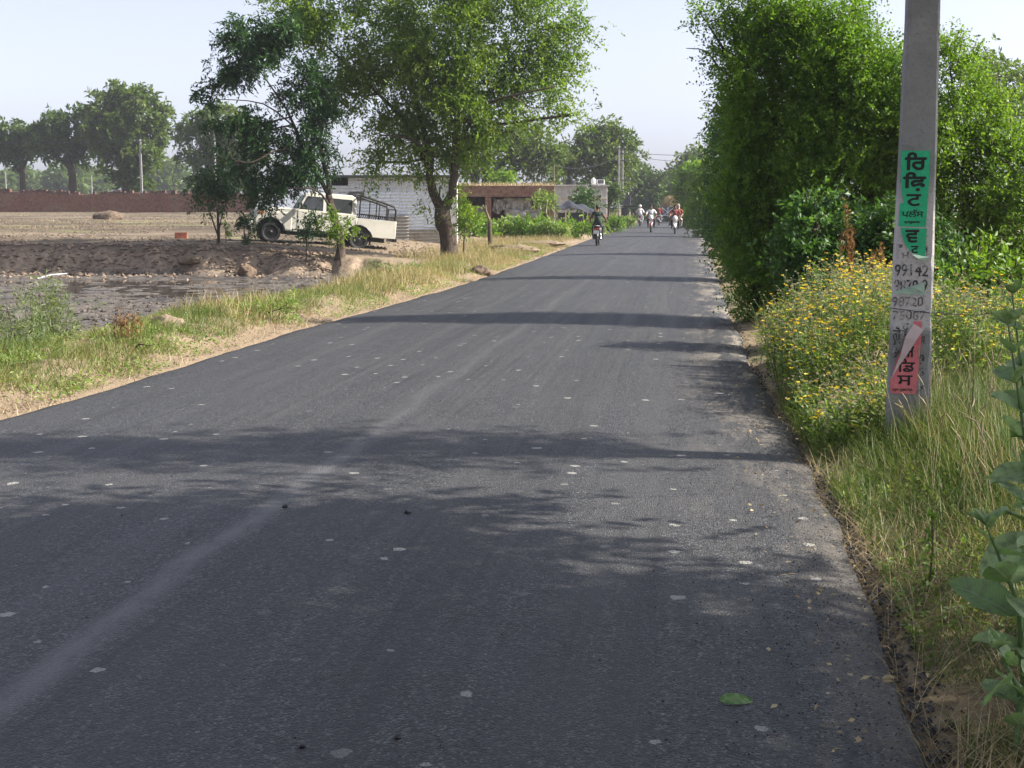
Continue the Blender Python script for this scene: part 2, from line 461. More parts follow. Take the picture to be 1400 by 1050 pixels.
vor2 = r.n('ShaderNodeTexVoronoi', None, Vector=P, Scale=58.0)
cell3 = r.n('ShaderNodeSeparateColor', None, Color=vor2.outputs['Color']).outputs[0]
c = r.ramp(cell, [(0.0, (.011, .0115, .013)), (.5, (.033, .0335, .037)), (.84, (.062, .0625, .068)), (1.0, (.16, .16, .162))])
c = r.mix(r.mr(cell3, .80, .92), c, (.010, .010, .012))
c = r.mix(r.math('MULTIPLY', r.mr(big, .40, .66), .35), c, (.055, .055, .060))
c = r.mix(r.math('MULTIPLY', r.mr(cell3, .10, .03), .35), c, (.085, .085, .086))
c = r.mix(r.math('MULTIPLY', r.mr(cell2, .968, .985), .8), c, (.2, .195, .18))
c = r.mix(r.math('MULTIPLY', r.mr(fine, .5, .72), .4), c, (.013, .013, .016))
c = r.mix(r.math('MULTIPLY', r.mr(streak, .42, .7), .5), c, (.062, .062, .064))
c = r.mix(r.math('MULTIPLY', r.mr(streak2, .52, .72), .45), c, (.013, .013, .015))
c = r.mix(r.math('MULTIPLY', r.mr(mid, .55, .75), .24), c, (.062, .06, .058))
# dusty centre joint
da = r.math('ABSOLUTE', r.math('ADD', ax, r.math('ADD', 2.27, r.math('MULTIPLY', r.math('SUBTRACT', r.noise(r.scale(P, (.01, .35, 1)), 1.0, 3), .5), -.35))))
seam = r.math('MULTIPLY', r.mr(da, .0, .12, 1, 0), r.mr(r.noise(r.scale(P, (12, 3.0, 1)), 1.0, 6, .75), .24, .56))
seam = r.math('MULTIPLY', seam, r.mr(ay, 6.5, 13.0, 1.0, .22))
c = r.mix(r.math('MULTIPLY', seam, .72), c, (.15, .148, .15))
# rolled joint lines and tyre paths
for (pos, wd, am, col) in ((-3.9, .5, .25, (.055, .055, .058)), (-1.0, .35, .3, (.02, .02, .024)), (-.35, .3, .2, (.07, .069, .068)), (-4.7, .25, .3, (.02, .02, .024))):
    dd = r.math('ABSOLUTE', r.math('SUBTRACT', ax, pos))
    c = r.mix(r.math('MULTIPLY', r.math('MULTIPLY', r.mr(dd, 0, wd, 1, 0), r.mr(streak, .35, .6)), am), c, col)
# sand drifted over the right edge
rd = r.math('ADD', ax, r.math('MULTIPLY', r.math('SUBTRACT', big, .5), .9))
sandm = r.math('MULTIPLY', r.mr(rd, -.25, .75), r.mr(r.noise(r.scale(P, (2.0, .5, 1)), 1.0, 7, .75), .475, .585))
sandm = r.math('MULTIPLY', sandm, r.mr(ay, 7.0, 15.0, .22, .9))
c = r.mix(r.math('MULTIPLY', sandm, .85), c, (.33, .285, .225))
# pale dried splashes
vs = r.n('ShaderNodeTexVoronoi', None, Vector=r.n('ShaderNodeVectorMath', {'operation': 'ADD'}, i0=P, i1=r.n('ShaderNodeVectorMath', {'operation': 'SCALE'}, i0=r.n('ShaderNodeTexNoise', None, Vector=P, Scale=22.0, Detail=3.0).outputs[1], Scale=.045).outputs[0]).outputs[0], Scale=3.0)
vs.voronoi_dimensions = '2D'
sc_ = r.n('ShaderNodeSeparateColor', None, Color=vs.outputs['Color'])
rad = r.mr(sc_.outputs[0], .48, 1.0, -.05, .10)
spl = r.math('LESS_THAN', r.math('ADD', vs.outputs['Distance'], r.math('MULTIPLY', r.math('SUBTRACT', r.noise(P, 60, 3, .7), .5), .09)), rad)
spl = r.math('MULTIPLY', spl, r.mr(r.noise(P, 150, 2), .38, .52, .45, 1))
clump = r.mr(r.noise(P, .4, 2), .40, .50)
c = r.mix(r.math('MULTIPLY', r.math('MULTIPLY', spl, clump), .8), c, (.40, .39, .35))
r.base(c)
r.rough(r.mr(streak, .3, .75, .50, .68)); r.spec(.5)
hh = r.math('ADD', r.math('MULTIPLY', vor.outputs['Distance'], -1.0), r.math('MULTIPLY', fine, .6))
r.bump(hh, 1.0, .009)
road = npmesh('road', np.stack([RXs.ravel(), RYs.ravel(), RZs.ravel()], -1), [rq], r.mat, smooth=True)
road.rotation_euler = (0, 0, -TH)
tag(road, 'fresh dark asphalt road running straight to the trees', 'road', kind='structure')
def road_z(x, y):
    a, b = ab(x, y); t = (a - edge_l(b)) / (edge_r(b) - edge_l(b))
    return .012 + .05 * (1 - (2 * t - 1) ** 2)

# loose chips of bitumen and stone on the road edge
def chips(name, label, cat, pts, size, mat, seed):
    rr = np.random.default_rng(seed)
    n = len(pts); s_ = size * rr.uniform(.5, 1.6, n)[:, None, None]
    O = np.array([[1, 0, 0], [0, 1, 0], [-1, 0, 0], [0, -1, 0], [0, 0, .7], [0, 0, -.6]], float)[None] * rr.uniform(.6, 1.25, (n, 6, 1))
    an = rr.uniform(0, 6.28, n); ca, sa = np.cos(an)[:, None], np.sin(an)[:, None]
    V = np.stack([O[:, :, 0] * ca - O[:, :, 1] * sa, O[:, :, 0] * sa + O[:, :, 1] * ca, O[:, :, 2]], -1) * s_ + pts[:, None, :]
    F = np.array([[0, 1, 4], [1, 2, 4], [2, 3, 4], [3, 0, 4], [1, 0, 5], [2, 1, 5], [3, 2, 5], [0, 3, 5]])
    Fa = (F[None] + (np.arange(n) * 6)[:, None, None]).reshape(-1, 3)
    o = npmesh(name, V.reshape(-1, 3), [Fa], mat, rnd=np.repeat(rr.random(n), 8))
    return tag(o, label, cat, kind='stuff')
M['chip'] = leafmat('asphalt_chip', [(.012, .012, .014), (.03, .03, .034), (.09, .086, .085)], 0.0, .7)
M['pebble'] = leafmat('sandy_pebble', [(.14, .10, .07), (.26, .20, .14), (.38, .31, .23)], 0.0, .9)
n = 4200
cb = 4 + rng.exponential(9, n); ca_ = edge_r(cb) - np.abs(rng.normal(0, .38, n)) + .07
m_ = rng.random(n) < .12; ca_[m_] = rng.uniform(-5.4, .6, m_.sum())
cx, cyy = xy(ca_, cb)
chips('loose_chips', 'loose black asphalt chips scattered along the right road edge', 'gravel', np.stack([cx, cyy, road_z(cx, cyy) + .006], -1), .0042, M['chip'], 3)
n = 1500
cb = 4 + rng.exponential(6, n); ca_ = edge_r(cb) + rng.normal(.05, .06, n); cx, cyy = xy(ca_, cb)
chips('edge_crumbs', 'crumbled black asphalt lumps along the raw right road edge', 'gravel', np.stack([cx, cyy, np.maximum(terrain(cx, cyy), -.03) + .006], -1), .011, M['chip'], 13)
n = 5000
cb = 9 + rng.exponential(16, n); ca_ = edge_l(cb) - rng.uniform(-.05, .75, n) ** 1.0
cx, cyy = xy(ca_, cb)
chips('verge_pebbles', 'sandy pebbles and crumbs beside the left road edge', 'gravel', np.stack([cx, cyy, terrain(cx, cyy) + .006], -1), .009, M['pebble'], 4)
n = 9000
cx = rng.uniform(-22, -4, n); cyy = rng.uniform(15, 41, n); a_, b_ = ab(cx, cyy); k = ((edge_l(b_) - a_) > 2.4) & (terrain(cx, cyy) > -.42)
cx, cyy = cx[k], cyy[k]
M['clod'] = leafmat('mud_clod', [(.04, .035, .03), (.085, .072, .062), (.15, .125, .105)], 0.0, .9)
chips('mud_clods', 'dark clods of turned wet mud in the sunken plot', 'mud', np.stack([cx, cyy, terrain(cx, cyy) + .01], -1), .042, M['clod'], 5)
n = 16000
cx = rng.uniform(-50, 0, n); cyy = 46 + 68 * rng.random(n) ** 1.5; a_, b_ = ab(cx, cyy)
k = ((edge_l(b_) - a_) > 4.5) & (fbm(cx, cyy * .35, .22, 3, 12) > -.12); cx, cyy = cx[k], cyy[k]
chips('field_clods', 'dry brown clods of ploughed soil on the raised field', 'dirt', np.stack([cx, cyy, terrain(cx, cyy) + .005], -1), .05, leafmat('field_clod', [(.07, .05, .036), (.13, .10, .072), (.22, .17, .125)], 0.0, .95), 8)
n = 1600
cx = rng.uniform(-22, -5.5, n); cyy = rng.normal(43, .8, n)
chips('bank_clods', 'crumbling brown clods on the cut bank below the field', 'dirt', np.stack([cx, cyy, terrain(cx, cyy) + .01], -1), .07, leafmat('bank_clod', [(.14, .10, .072), (.23, .17, .12), (.33, .25, .18)], 0.0, .95), 6)

# ------------------------------------------------------------------ foliage builders
def leafquads(pos, d, ll, lw, r_):
    """diamond leaves: base, side, tip, side"""
    n = len(pos)
    nn = r_.normal(0, 1, (n, 3)); nn[:, 2] = np.abs(nn[:, 2]) + .6
    side = nrm(np.cross(d, nn))
    up = np.cross(side, d)
    ll = ll[:, None]; lw = lw[:, None]
    mid = pos + d * ll * .45 + up * ll * .06
    V = np.stack([pos, mid + side * lw * .5, pos + d * ll, mid - side * lw * .5], 1)
    F = np.arange(n * 4).reshape(n, 4)
    return V.reshape(-1, 3), F

def sprays(cent, out, per, length, L, ll, lw, droop, r_, up=.25, spread=.9):
    n = len(cent) * per
    c = np.repeat(cent, per, 0); o = np.repeat(out, per, 0)
    crnd = np.repeat(r_.random(len(cent)), per)
    d = nrm(o * .8 + r_.normal(0, spread, (n, 3)) * .7 + np.array([0, 0, up]))
    ln = length * r_.uniform(.55, 1.25, n)
    c = c + r_.normal(0, length * .35, (n, 3))
    side = nrm(np.cross(d, r_.normal(0, 1, (n, 3))))
    t = (np.arange(L) + .6) / L
    pos = c[:, None] + d[:, None] * (ln[:, None, None] * t[None, :, None])
    pos[..., 2] -= droop * ln[:, None] * t[None] ** 2
    sg = np.where(np.arange(L) % 2 == 0, 1.0, -1.0)
    ld = d[:, None] * .55 + side[:, None] * sg[None, :, None] * .9 + r_.normal(0, .25, (n, L, 3))
    ld[..., 2] -= droop * .9 * t[None]
    ld = nrm(ld).reshape(-1, 3)
    pos = pos.reshape(-1, 3)
    k = len(pos)
    V, F = leafquads(pos, ld, ll * r_.uniform(.6, 1.3, k), lw * r_.uniform(.7, 1.25, k), r_)
    srnd = np.repeat(crnd * .55 + r_.random(n) * .25, L) + r_.random(k) * .2
    return V, F, srnd

def lobe_clusters(cs, rs, dens, r_, shell=.45, gap=0.0, clump=(13, .72, .20)):
    C, O, lob = [], [], []
    for i, (c, rad) in enumerate(zip(cs, rs)):
        area = 4 * math.pi * (rad[0] * rad[1] * rad[2]) ** (2 / 3)
        n = max(3, int(area * dens))
        u = nrm(r_.normal(0, 1, (n, 3)))
        q = r_.random(n) ** shell
        q *= 1 + r_.normal(0, .10, n)
        p = u * rad * q[:, None]
        # most clusters gather in clumps round the outside, with darker hollows between
        K = int(clump[0]); su = nrm(r_.normal(0, 1, (K, 3))); sc = su * rad * r_.uniform(.68, 1.06, (K, 1))
        pick = r_.integers(0, K, n); inc = r_.random(n) < clump[1]
        dv = r_.normal(0, 1, (n, 3)); dv = dv / (1 + .25 * np.linalg.norm(dv, axis=1, keepdims=True))
        pc = sc[pick] + dv * rad * clump[2]
        p = np.where(inc[:, None], pc, p)
        u = np.where(inc[:, None], nrm(nrm(dv) * .8 + su[pick] * .8), u)
        p = c + p
        C.append(p); O.append(u); lob.append(np.full(n, i))
    C = np.concatenate(C); O = np.concatenate(O); lob = np.concatenate(lob)
    if gap > 0:
        s = 1.0 / max(.25, np.mean([r0[0] for r0 in rs]) * .55)
        f = vn(C[:, 0] * s + C[:, 1] * s * .7, C[:, 2] * s + 3, 5)
        k = f > (-.5 + gap)
        C, O, lob = C[k], O[k], lob[k]
    return C, O, lob

THICK = {'hedge_bush': (3.2, 1.1), 'tall_bush': (4.2, 1.03), 'low_bush': (2.6, 1.1), 'neem_tree': (1.7, 1.1), 'dark_leafed_tree': (2.5, 1.15), 'young_tree': (1.3, 1.2),
         'far_tree': (1.1, 1.1), 'distant_tree': (1.5, 1.2), 'roadside_tree': (1.4, 1.15), 'hazy_tree': (1.5, 1.2), 'weed_clump': (2.0, 1.2), 'feathery_weed': (2.4, 1.35), 'weed_tuft': (1.8, 1.2)}
SHOOTS = {'tall_bush': (170, .55), 'hedge_bush': (40, .5), 'low_bush': (50, .35), 'neem_tree': (90, .7), 'dark_leafed_tree': (30, .4)}
def grow(name, label, cat, D, trunks, lobes, leaf, bark='bark', dens=5.0, per=4, length=.5, L=8, ll=.1, lw=.035, droop=.5,
         shell=.45, gap=.12, seed=1, group=None, base=None, deep=.9, upb=.25, crown='crown', trunk='trunk', limbs=True, maxtw=70, rdef=.05):
    """a tree or bush out of pixel outlines at its distance D: trunks = [(path [(px,py[,dz])], radii m)], lobes = [(px,py,rx,ry[,dz])]"""
    r_ = np.random.default_rng(seed)
    kd, kl = THICK.get(name, (1.3, 1.1)); dens *= kd; ll *= kl; lw *= kl
    cs, rs = [], []
    for lb in lobes:
        dz = lb[4] if len(lb) > 4 else r_.uniform(-.5, .5) * lb[2] * D / FPX * .8
        c = at(lb[0], lb[1], D + dz); cs.append(c)
        rs.append(np.array([lb[2] * D / FPX, lb[2] * D / FPX * deep, lb[3] * D / FPX]))
    if base is None:
        if trunks:
            p = trunks[0][0][0]; base = at(p[0], p[1], D)
        else:
            cc = np.mean(cs, 0); base = np.array([cc[0], cc[1], 0.0])
        base[2] = float(terrain(base[0], base[1]))
    root = thing(name, label, cat, base, group=group)
    C, O, lob = lobe_clusters(cs, rs, dens, r_, shell, gap)
    zc = terrain(C[:, 0], C[:, 1]) + .05
    C[:, 2] = np.maximum(C[:, 2], zc)
    V, F, rn = sprays(C, O, per, length, L, ll, lw, droop, r_, upb)
    mb = MB()
    ns_, sl_ = SHOOTS.get(name, (0, 0))
    if ns_:                                    # long shoots standing out of the outline
        w_ = np.where((O[:, 2] > .1))[0]; w_ = r_.choice(w_, min(ns_, len(w_)), False)
        Ps, Ds = [], []
        for i in w_:
            d_ = nrm(O[i] * np.array([.7, .7, .4]) + r_.normal(0, .3, 3) + np.array([0, 0, .7])); l_ = sl_ * r_.uniform(.4, 1.3); e_ = C[i] + d_ * l_ + np.array([0, 0, -.12 * l_])
            mb.tube([C[i], (C[i] + e_) / 2 + np.array([0, 0, .06 * l_]), e_], [.011, .007, .002], 3, False)
            nl_ = int(26 * l_ / .6); t_ = r_.random(nl_)
            Ps.append(C[i] + (e_ - C[i]) * t_[:, None] + r_.normal(0, .035 * l_ + .008, (nl_, 3))); Ds.append(nrm(d_ * .6 + r_.normal(0, .8, (nl_, 3))))
        Ps = np.concatenate(Ps); Ds = np.concatenate(Ds); V2, F2 = leafquads(Ps, Ds, ll * r_.uniform(.6, 1.2, len(Ps)), lw * r_.uniform(.7, 1.2, len(Ps)), r_)
        F = np.concatenate([F, F2 + len(V)]); V = np.concatenate([V, V2]); rn = np.concatenate([rn, .4 + .5 * r_.random(len(F2))])
    npmesh(crown, V - base, [F], M[leaf], root, rnd=np.clip(rn, 0, 1))
    ends = []
    for k, (path, rad) in enumerate(trunks):
        P_ = [at(p[0], p[1], D + (p[2] if len(p) > 2 else 0)) for p in path]
        if k == 0: P_[0][2] = base[2] - .12
        # smooth the path
        Q, RR = [], []
        for i in range(len(P_) - 1):
            for t in (0, .33, .66):
                p0 = P_[max(i - 1, 0)]; p1 = P_[i]; p2 = P_[i + 1]; p3 = P_[min(i + 2, len(P_) - 1)]
                q = .5 * (2 * p1 + (p2 - p0) * t + (2 * p0 - 5 * p1 + 4 * p2 - p3) * t * t + (3 * p1 - p0 - 3 * p2 + p3) * t ** 3)
                Q.append(q + r_.normal(0, .15, 3) * rad[i] * (i > 0)); RR.append(rad[i] * (1 - t) + rad[i + 1] * t)
        Q.append(P_[-1]); RR.append(rad[-1])
        if k == 0: RR[0] *= 1.35; RR[1] *= 1.1
        mb.tube(Q, RR, 9 if rad[0] > .06 else 5)
        ends += [(Q[i], RR[i]) for i in range(len(Q) // 2, len(Q))]
    if limbs:
        if not ends: ends = [(base + np.array([0, 0, .1]), rdef)]
        for i, c in enumerate(cs):
            e, er = min(ends, key=lambda q: np.linalg.norm(q[0] - c) + (2.0 if q[0][2] > c[2] + .3 else 0))
            er = min(er, .035 * np.linalg.norm(c - e) + .012)
            midp = (e + c) / 2 + r_.normal(0, .12, 3) * np.linalg.norm(c - e) * .6
            mb.tube([e, midp, c], [er * .8, er * .55, er * .3], 5, False)
            sel = np.where(lob == i)[0]
            r_.shuffle(sel)
            for j in sel[:max(3, maxtw // max(1, len(cs)))]:
                mb.tube([midp if r_.random() < .4 else c, (c + C[j]) / 2 + r_.normal(0, .05, 3), C[j]], [er * .3, er * .18, er * .08], 3, False)
    if mb.v: mb.build(trunk, M[bark], root, True, off=base)
    return root

def blades(name, mat, pts, h, wd, lean, curl, r_, parent=None, off=(0, 0, 0), rbias=None):
    """grass: each blade a bent tapering strip of three pieces"""
    n = len(pts); an = r_.uniform(0, 2 * math.pi, n)
    dr = np.stack([np.cos(an), np.sin(an), np.zeros(n)], -1); sd_ = np.stack([-np.sin(an + .6), np.cos(an + .6), np.zeros(n)], -1)
    h = np.asarray(h); le = lean * r_.uniform(.2, 1.6, n); cu = curl * r_.uniform(.1, 1.5, n)
    V = np.zeros((n, 7, 3))
    for i, t in enumerate((0, .4, .75, 1.0)):
        off_h = (le * t + cu * t * t)
        p = pts + dr * (off_h * h)[:, None]
        p = p + np.array([0, 0, 1.0]) * (h * (t - .35 * np.minimum(1.4, cu) * t * t))[:, None]
        ww = wd * (1 - .72 * t) * r_.uniform(.85, 1.15, n)
        if i < 3:
            V[:, 2 * i] = p - sd_ * ww[:, None] / 2; V[:, 2 * i + 1] = p + sd_ * ww[:, None] / 2
        else: V[:, 6] = p
    k = (np.arange(n) * 7)[:, None]
    Q = np.concatenate([k + np.array([[0, 1, 3, 2]]), k + np.array([[2, 3, 5, 4]])], 0)
    T = k + np.array([[4, 5, 6]])
    rn = r_.random(n) if rbias is None else np.clip(rbias, 0, 1)
    return npmesh(name, V.reshape(-1, 3) - np.asarray(off), [Q, T], M[mat], parent, rnd=np.concatenate([rn, rn, rn]))
# ------------------------------------------------------------------ walls, sheds, houses
bk = NT('old_brick'); P = bk.obj()
bt = bk.n('ShaderNodeTexBrick', {'offset': .5}, Vector=bk.scale(bk.n('ShaderNodeMapping', None, Vector=P, Rotation=(math.pi / 2, 0, 0)).outputs[0], (1, 1, 1)),
          Color1=(.23, .085, .055), Color2=(.30, .125, .08), Mortar=(.20, .14, .10), Scale=1.0, Mortar_Size=.012, Brick_Width=.24, Row_Height=.085)
f = bk.noise(bk.scale(P, (.4, .4, .9)), 1.0, 7, .7); f2 = bk.noise(P, 5, 5, .7)
c = bk.mix(bk.mr(f2, .4, .7), bt.outputs[0], (.12, .055, .04))
c = bk.mix(bk.math('MULTIPLY', bk.mr(f, .5, .7), .6), c, (.26, .19, .13))
bk.base(c); bk.rough(.95); bk.spec(.15); bk.bump(bk.math('ADD', bt.outputs[1], f2), .7, .02)
M['brick'] = bk.mat
M['old_brick'] = M['brick'].copy(); M['old_brick'].name = 'dusty_brick'
for nd in M['old_brick'].node_tree.nodes:
    if nd.type == 'TEX_BRICK': nd.inputs['Color1'].default_value = (.20, .10, .07, 1); nd.inputs['Color2'].default_value = (.25, .14, .10, 1)

def ruined_wall():
    r_ = np.random.default_rng(61)
    x0, y0, x1, y1 = -112.0, 150.0, -25.0, 137.0
    N = 420; root = thing('brick_wall', 'long low crumbling red brick wall behind the raised field', 'wall', (x0, y0, .9))
    u = np.linspace(0, 1, N); L = math.hypot(x1 - x0, y1 - y0)
    top = 3.45 - .6 * sst(u, .35, 1) - .9 + .22 * fbm(u * L, u * 0, .3, 4, 7) + .07 * (vn(u * L * 2.2, u * 0, 3))
    prof = []
    V = []; F = []
    for i in range(N):
        p = np.array([(x1 - x0) * u[i], (y1 - y0) * u[i]])
        nx, ny = -(y1 - y0) / L, (x1 - x0) / L
        t_ = top[i]
        for (o_, z_) in ((-.22, -.8), (-.20, t_ * .55), (-.17, t_ - .03), (.0, t_), (.17, t_ - .03), (.22, -.8)):
            V.append((p[0] + nx * o_, p[1] + ny * o_, z_ + float(vn(u[i] * L * 1.7, z_ * 3, 5)) * .05))
    for i in range(N - 1):
        for k in range(5): F.append((i * 6 + k, (i + 1) * 6 + k, (i + 1) * 6 + k + 1, i * 6 + k + 1))
    npmesh('wall', V, [F], M['brick'], root)
    # broken capping course
    mb = MB(); s_ = 0.0
    while s_ < L:
        l_ = r_.uniform(.2, .5)
        if r_.random() < .8:
            uu = (s_ + l_ / 2) / L; t_ = float(np.interp(uu, u, top))
            mb.box(((x1 - x0) * uu, (y1 - y0) * uu, t_ + .03), (l_, r_.uniform(.3, .42), r_.uniform(.18, .5)), Matrix.Rotation(math.atan2(y1 - y0, x1 - x0) + r_.normal(0, .06), 3, 'Z'))
        s_ += l_ + r_.uniform(0, .15)
    cap = NT('dark_cap_brick'); cap.base(cap.ramp(cap.noise(cap.obj(), 3, 5), [(.3, (.05, .03, .026)), (.7, (.17, .085, .06))])); cap.rough(.95)
    mb.build('coping', cap.mat, root)
ruined_wall()

tin = {}
def tinmat(name, c, rust):
    m = NT(name); P = m.obj(); f = m.noise(m.scale(P, (1.5, 1.5, .7)), 1.6, 6, .6); f2 = m.noise(P, 12, 4)
    cc = m.mix(m.mr(f2, .3, .7), tuple(x * .85 for x in c), tuple(min(1, x * 1.1) for x in c))
    cc = m.mix(m.math('MULTIPLY', m.mr(f, .52, .74), rust), cc, (.24, .15, .09))
    m.base(cc); m.rough(.5); m.b.inputs['Metallic'].default_value = .08; return m.mat
M['tin_blue'] = tinmat('blue_grey_tin', (.74, .79, .84), .25)
M['tin_grey'] = tinmat('grey_tin', (.66, .68, .70), .35)
M['tin_rust'] = tinmat('brownish_tin', (.36, .34, .30), .9)
M['dark_in'] = plain('dark_interior', (.02, .018, .016), .95)
M['lime'] = plain('whitewash', (.68, .67, .64), .9, 0, .1, 5, .3)
M['concrete'] = plain('grey_concrete', (.42, .40, .36), .9, 0, .22, 2.5, .4)
M['cream_wall'] = plain('cream_plaster', (.52, .42, .26), .9, 0, .15, 2)
M['tarp'] = plain('grey_tarpaulin', (.34, .32, .29), .85, 0, .3, 5, .5)
M['black_tarp'] = plain('black_tarpaulin', (.028, .03, .036), .45, 0, .3, 3, .4)

def corrugated(x0, x1, z0, z1, y, pitch=.13, amp=.02, tilt=0.0):
    """sheet with horizontal ridges"""
    n = max(4, int((z1 - z0) / pitch * 6)); V, F = [], []
    for i in range(n + 1):
        z = z0 + (z1 - z0) * i / n; yy = y + amp * math.sin(2 * math.pi * z / pitch)
        V += [(x0, yy, z + tilt * 0), (x1, yy, z + tilt)]
    V += [(p[0], p[1] + .012, p[2]) for p in V]
    m = 2 * (n + 1)
    for i in range(n):
        F.append((2 * i, 2 * i + 1, 2 * i + 3, 2 * i + 2)); F.append((m + 2 * i, m + 2 * i + 2, m + 2 * i + 3, m + 2 * i + 1))
    F += [(0, m, m + 1, 1), (2 * n, 2 * n + 1, m + 2 * n + 1, m + 2 * n)]
    for i in range(n): F += [(2 * i, 2 * i + 2, m + 2 * i + 2, m + 2 * i), (2 * i + 1, m + 2 * i + 1, m + 2 * i + 3, 2 * i + 3)]
    return V, F
def sx(px, D): return (px - 700) / FPX * D
def sz(py, D): return at(700, py, D)[2]
D = 57.0
tx = sx(452, D); gz = float(terrain(-4.5, D))
root = thing('tin_shed', 'long shed of pale blue grey corrugated sheets with a dark flat roof edge', 'shed', (0, D, 0))
def sheet(px0, px1, py0, py1, mat, yo=0.0, tilt=0.0):
    V, F = corrugated(sx(px0, D), sx(px1, D), sz(py1, D), sz(py0, D), yo, tilt=tilt)
    MB().add(V, F).build('metal_sheet', M[mat], root)
for s_ in ((455, 478, 254, 275, 'tin_grey', 0), (455, 500, 275, 324, 'tin_blue', .0), (478, 547, 242, 262, 'tin_grey', .03), (500, 547, 262, 328, 'tin_blue', -.01), (547, 614, 243, 262, 'tin_grey', .03),
           (547, 580, 262, 314, 'tin_blue', .02), (580, 615, 261, 316, 'tin_blue', .05), (534, 560, 294, 332, 'tin_rust', -.10), (560, 615, 314, 334, 'tin_rust', -.02)):
    sheet(*s_, tilt=random.uniform(-.03, .03))
MB().box(((sx(455, D) + sx(478, D)) / 2, .25, (sz(242, D) + sz(254, D)) / 2), (sx(478, D) - sx(455, D), .3, sz(242, D) - sz(254, D))).build('window_opening', M['dark_in'], root)
MB().box(((sx(452, D) + sx(616, D)) / 2, 2.2, sz(240.5, D) - .02), (sx(616, D) - sx(452, D) + .3, 4.8, .10)).build('roof', M['dull_steel'], root)
MB().box((sx(453, D), 2.3, (gz + sz(242, D)) / 2 - .1), (.1, 4.4, sz(242, D) - gz + .1)).build('end_wall', M['tin_grey'], root)
MB().box(((sx(452, D) + sx(616, D)) / 2, 4.5, (gz + sz(242, D)) / 2 - .1), (sx(616, D) - sx(452, D), .1, sz(242, D) - gz + .1)).build('back_wall', M['tin_grey'], root)
pw = sx(626, D) - sx(614.5, D)
MB().box(((sx(614.5, D) + sx(626, D)) / 2, .1, (gz + sz(244, D)) / 2 - .1), (pw, .36, sz(244, D) - gz + .2), None, .015).build('whitewashed_pillar', M['lime'], root)
mb = MB(); mb.box(((sx(612, D) + sx(628, D)) / 2, .1, sz(243.0, D) + .06), (pw + .16, .5, .09)); mb.build('pillar_cap', M['brick'], root)

D = 75.0; gz = float(terrain(sx(700, D), D))
root = thing('brick_shed', 'derelict open fronted brick shed with dry grass on its roof', 'shed', (0, D, 0))
mb = MB()
bx0, bx1 = sx(618, D), sx(757, D)
zt_, zl = sz(254, D), sz(269, D)
mb.box(((bx0 + bx1) / 2, 0, (zt_ + zl) / 2), (bx1 - bx0, .34, zt_ - zl), None, .012).build('lintel_band', M['old_brick'], root)
for (p0, p1) in ((618, 626), (663.5, 671.5), (749, 757)):
    MB().box(((sx(p0, D) + sx(p1, D)) / 2, .012, (zl + gz) / 2 - .15), (sx(p1, D) - sx(p0, D), .36, zl - gz + .3 - .004), None, .012).build('pillar', M['old_brick'], root)
MB().box(((bx0 + bx1) / 2, 2.3, zt_ - .14), (bx1 - bx0 + .1, 4.24, .18)).build('roof', M['concrete'], root)
MB().box(((bx0 + bx1) / 2, 4.4, (zt_ + gz) / 2 - .35), (bx1 - bx0, .2, zt_ - gz + .2)).build('back_wall', M['brick'], root)
for xx in (bx0 + .12, bx1 - .12): MB().box((xx, 2.3, (zt_ + gz) / 2 - .35), (.2, 3.9, zt_ - gz + .2)).build('side_wall', M['brick'], root)
R5 = np.random.default_rng(77)
p = np.stack([R5.uniform(bx0, bx1, 1500), R5.uniform(.0, 2.5, 1500), np.full(1500, zt_ - .05)], -1)
o = blades('roof_grass', 'straw', p, R5.uniform(.1, .35, 1500), .03, .4, .5, R5, root); o['kind'] = 'stuff'
def drape(px0, px1, pyt, pyb, name, lab, D, yo, sagt=.1, seed=1, mat='tarp'):
    r_ = np.random.default_rng(seed); x0, x1 = sx(px0, D), sx(px1, D); z1, z0 = sz(pyt, D), sz(pyb, D); nx, nz = 22, 12; V, F = [], []
    for i in range(nz + 1):
        for j in range(nx + 1):
            u, v = j / nx, i / nz
            V.append((x0 + (x1 - x0) * u + .05 * math.sin(v * 4 + u * 9), yo + .07 * math.sin(u * 24 + seed) * (.3 + v) + float(vn(u * 6, v * 4, seed)) * .2,
                      z1 - (z1 - z0) * v * (1 - .14 * math.sin(u * 7 + seed)) - sagt * math.sin(math.pi * u) * (1 - v)))
    F = [(i * (nx + 1) + j, i * (nx + 1) + j + 1, (i + 1) * (nx + 1) + j + 1, (i + 1) * (nx + 1) + j) for i in range(nz) for j in range(nx)]
    o = MB().add(V, F).build(name, M[mat], None, True); o.location = (0, D, 0)
    sm = o.modifiers.new('thickness', 'SOLIDIFY'); sm.thickness = .01
    return tag(o, lab, 'tarpaulin')
drape(673, 692, 269, 290, 'hanging_sheet', 'left grey hanging sheet with a slanting edge in the brick shed', D, .32, .15, 2)
drape(690, 728, 269, 293, 'hanging_sheet', 'wide grey hanging sheet in the middle of the brick shed front', D, .42, .05, 3)
drape(735, 750, 270, 292, 'hanging_sheet', 'narrow pale sheet hanging by the right brick pillar', D, .34, .1, 4)
drape(640, 664, 280, 296, 'hanging_sheet', 'low grey sheet across the left opening of the brick shed', D, .45, .05, 5)
drape(690, 740, 286, 302, 'hanging_sheet', 'long low grey sheet hung under the middle sheet of the brick shed', D, .22, .03, 6)
V, F = [], []
mb = MB().tube([(sx(655, 64), 0, 0), (sx(705, 64), .1, .03)], [.03, .03], 6)
o = mb.build('pale_pole', M['bark_pale']); o.location = (0, 64, float(terrain(sx(680, 64), 64)) + .03); tag(o, 'long pale wooden pole lying in front of the brick shed', 'pole')

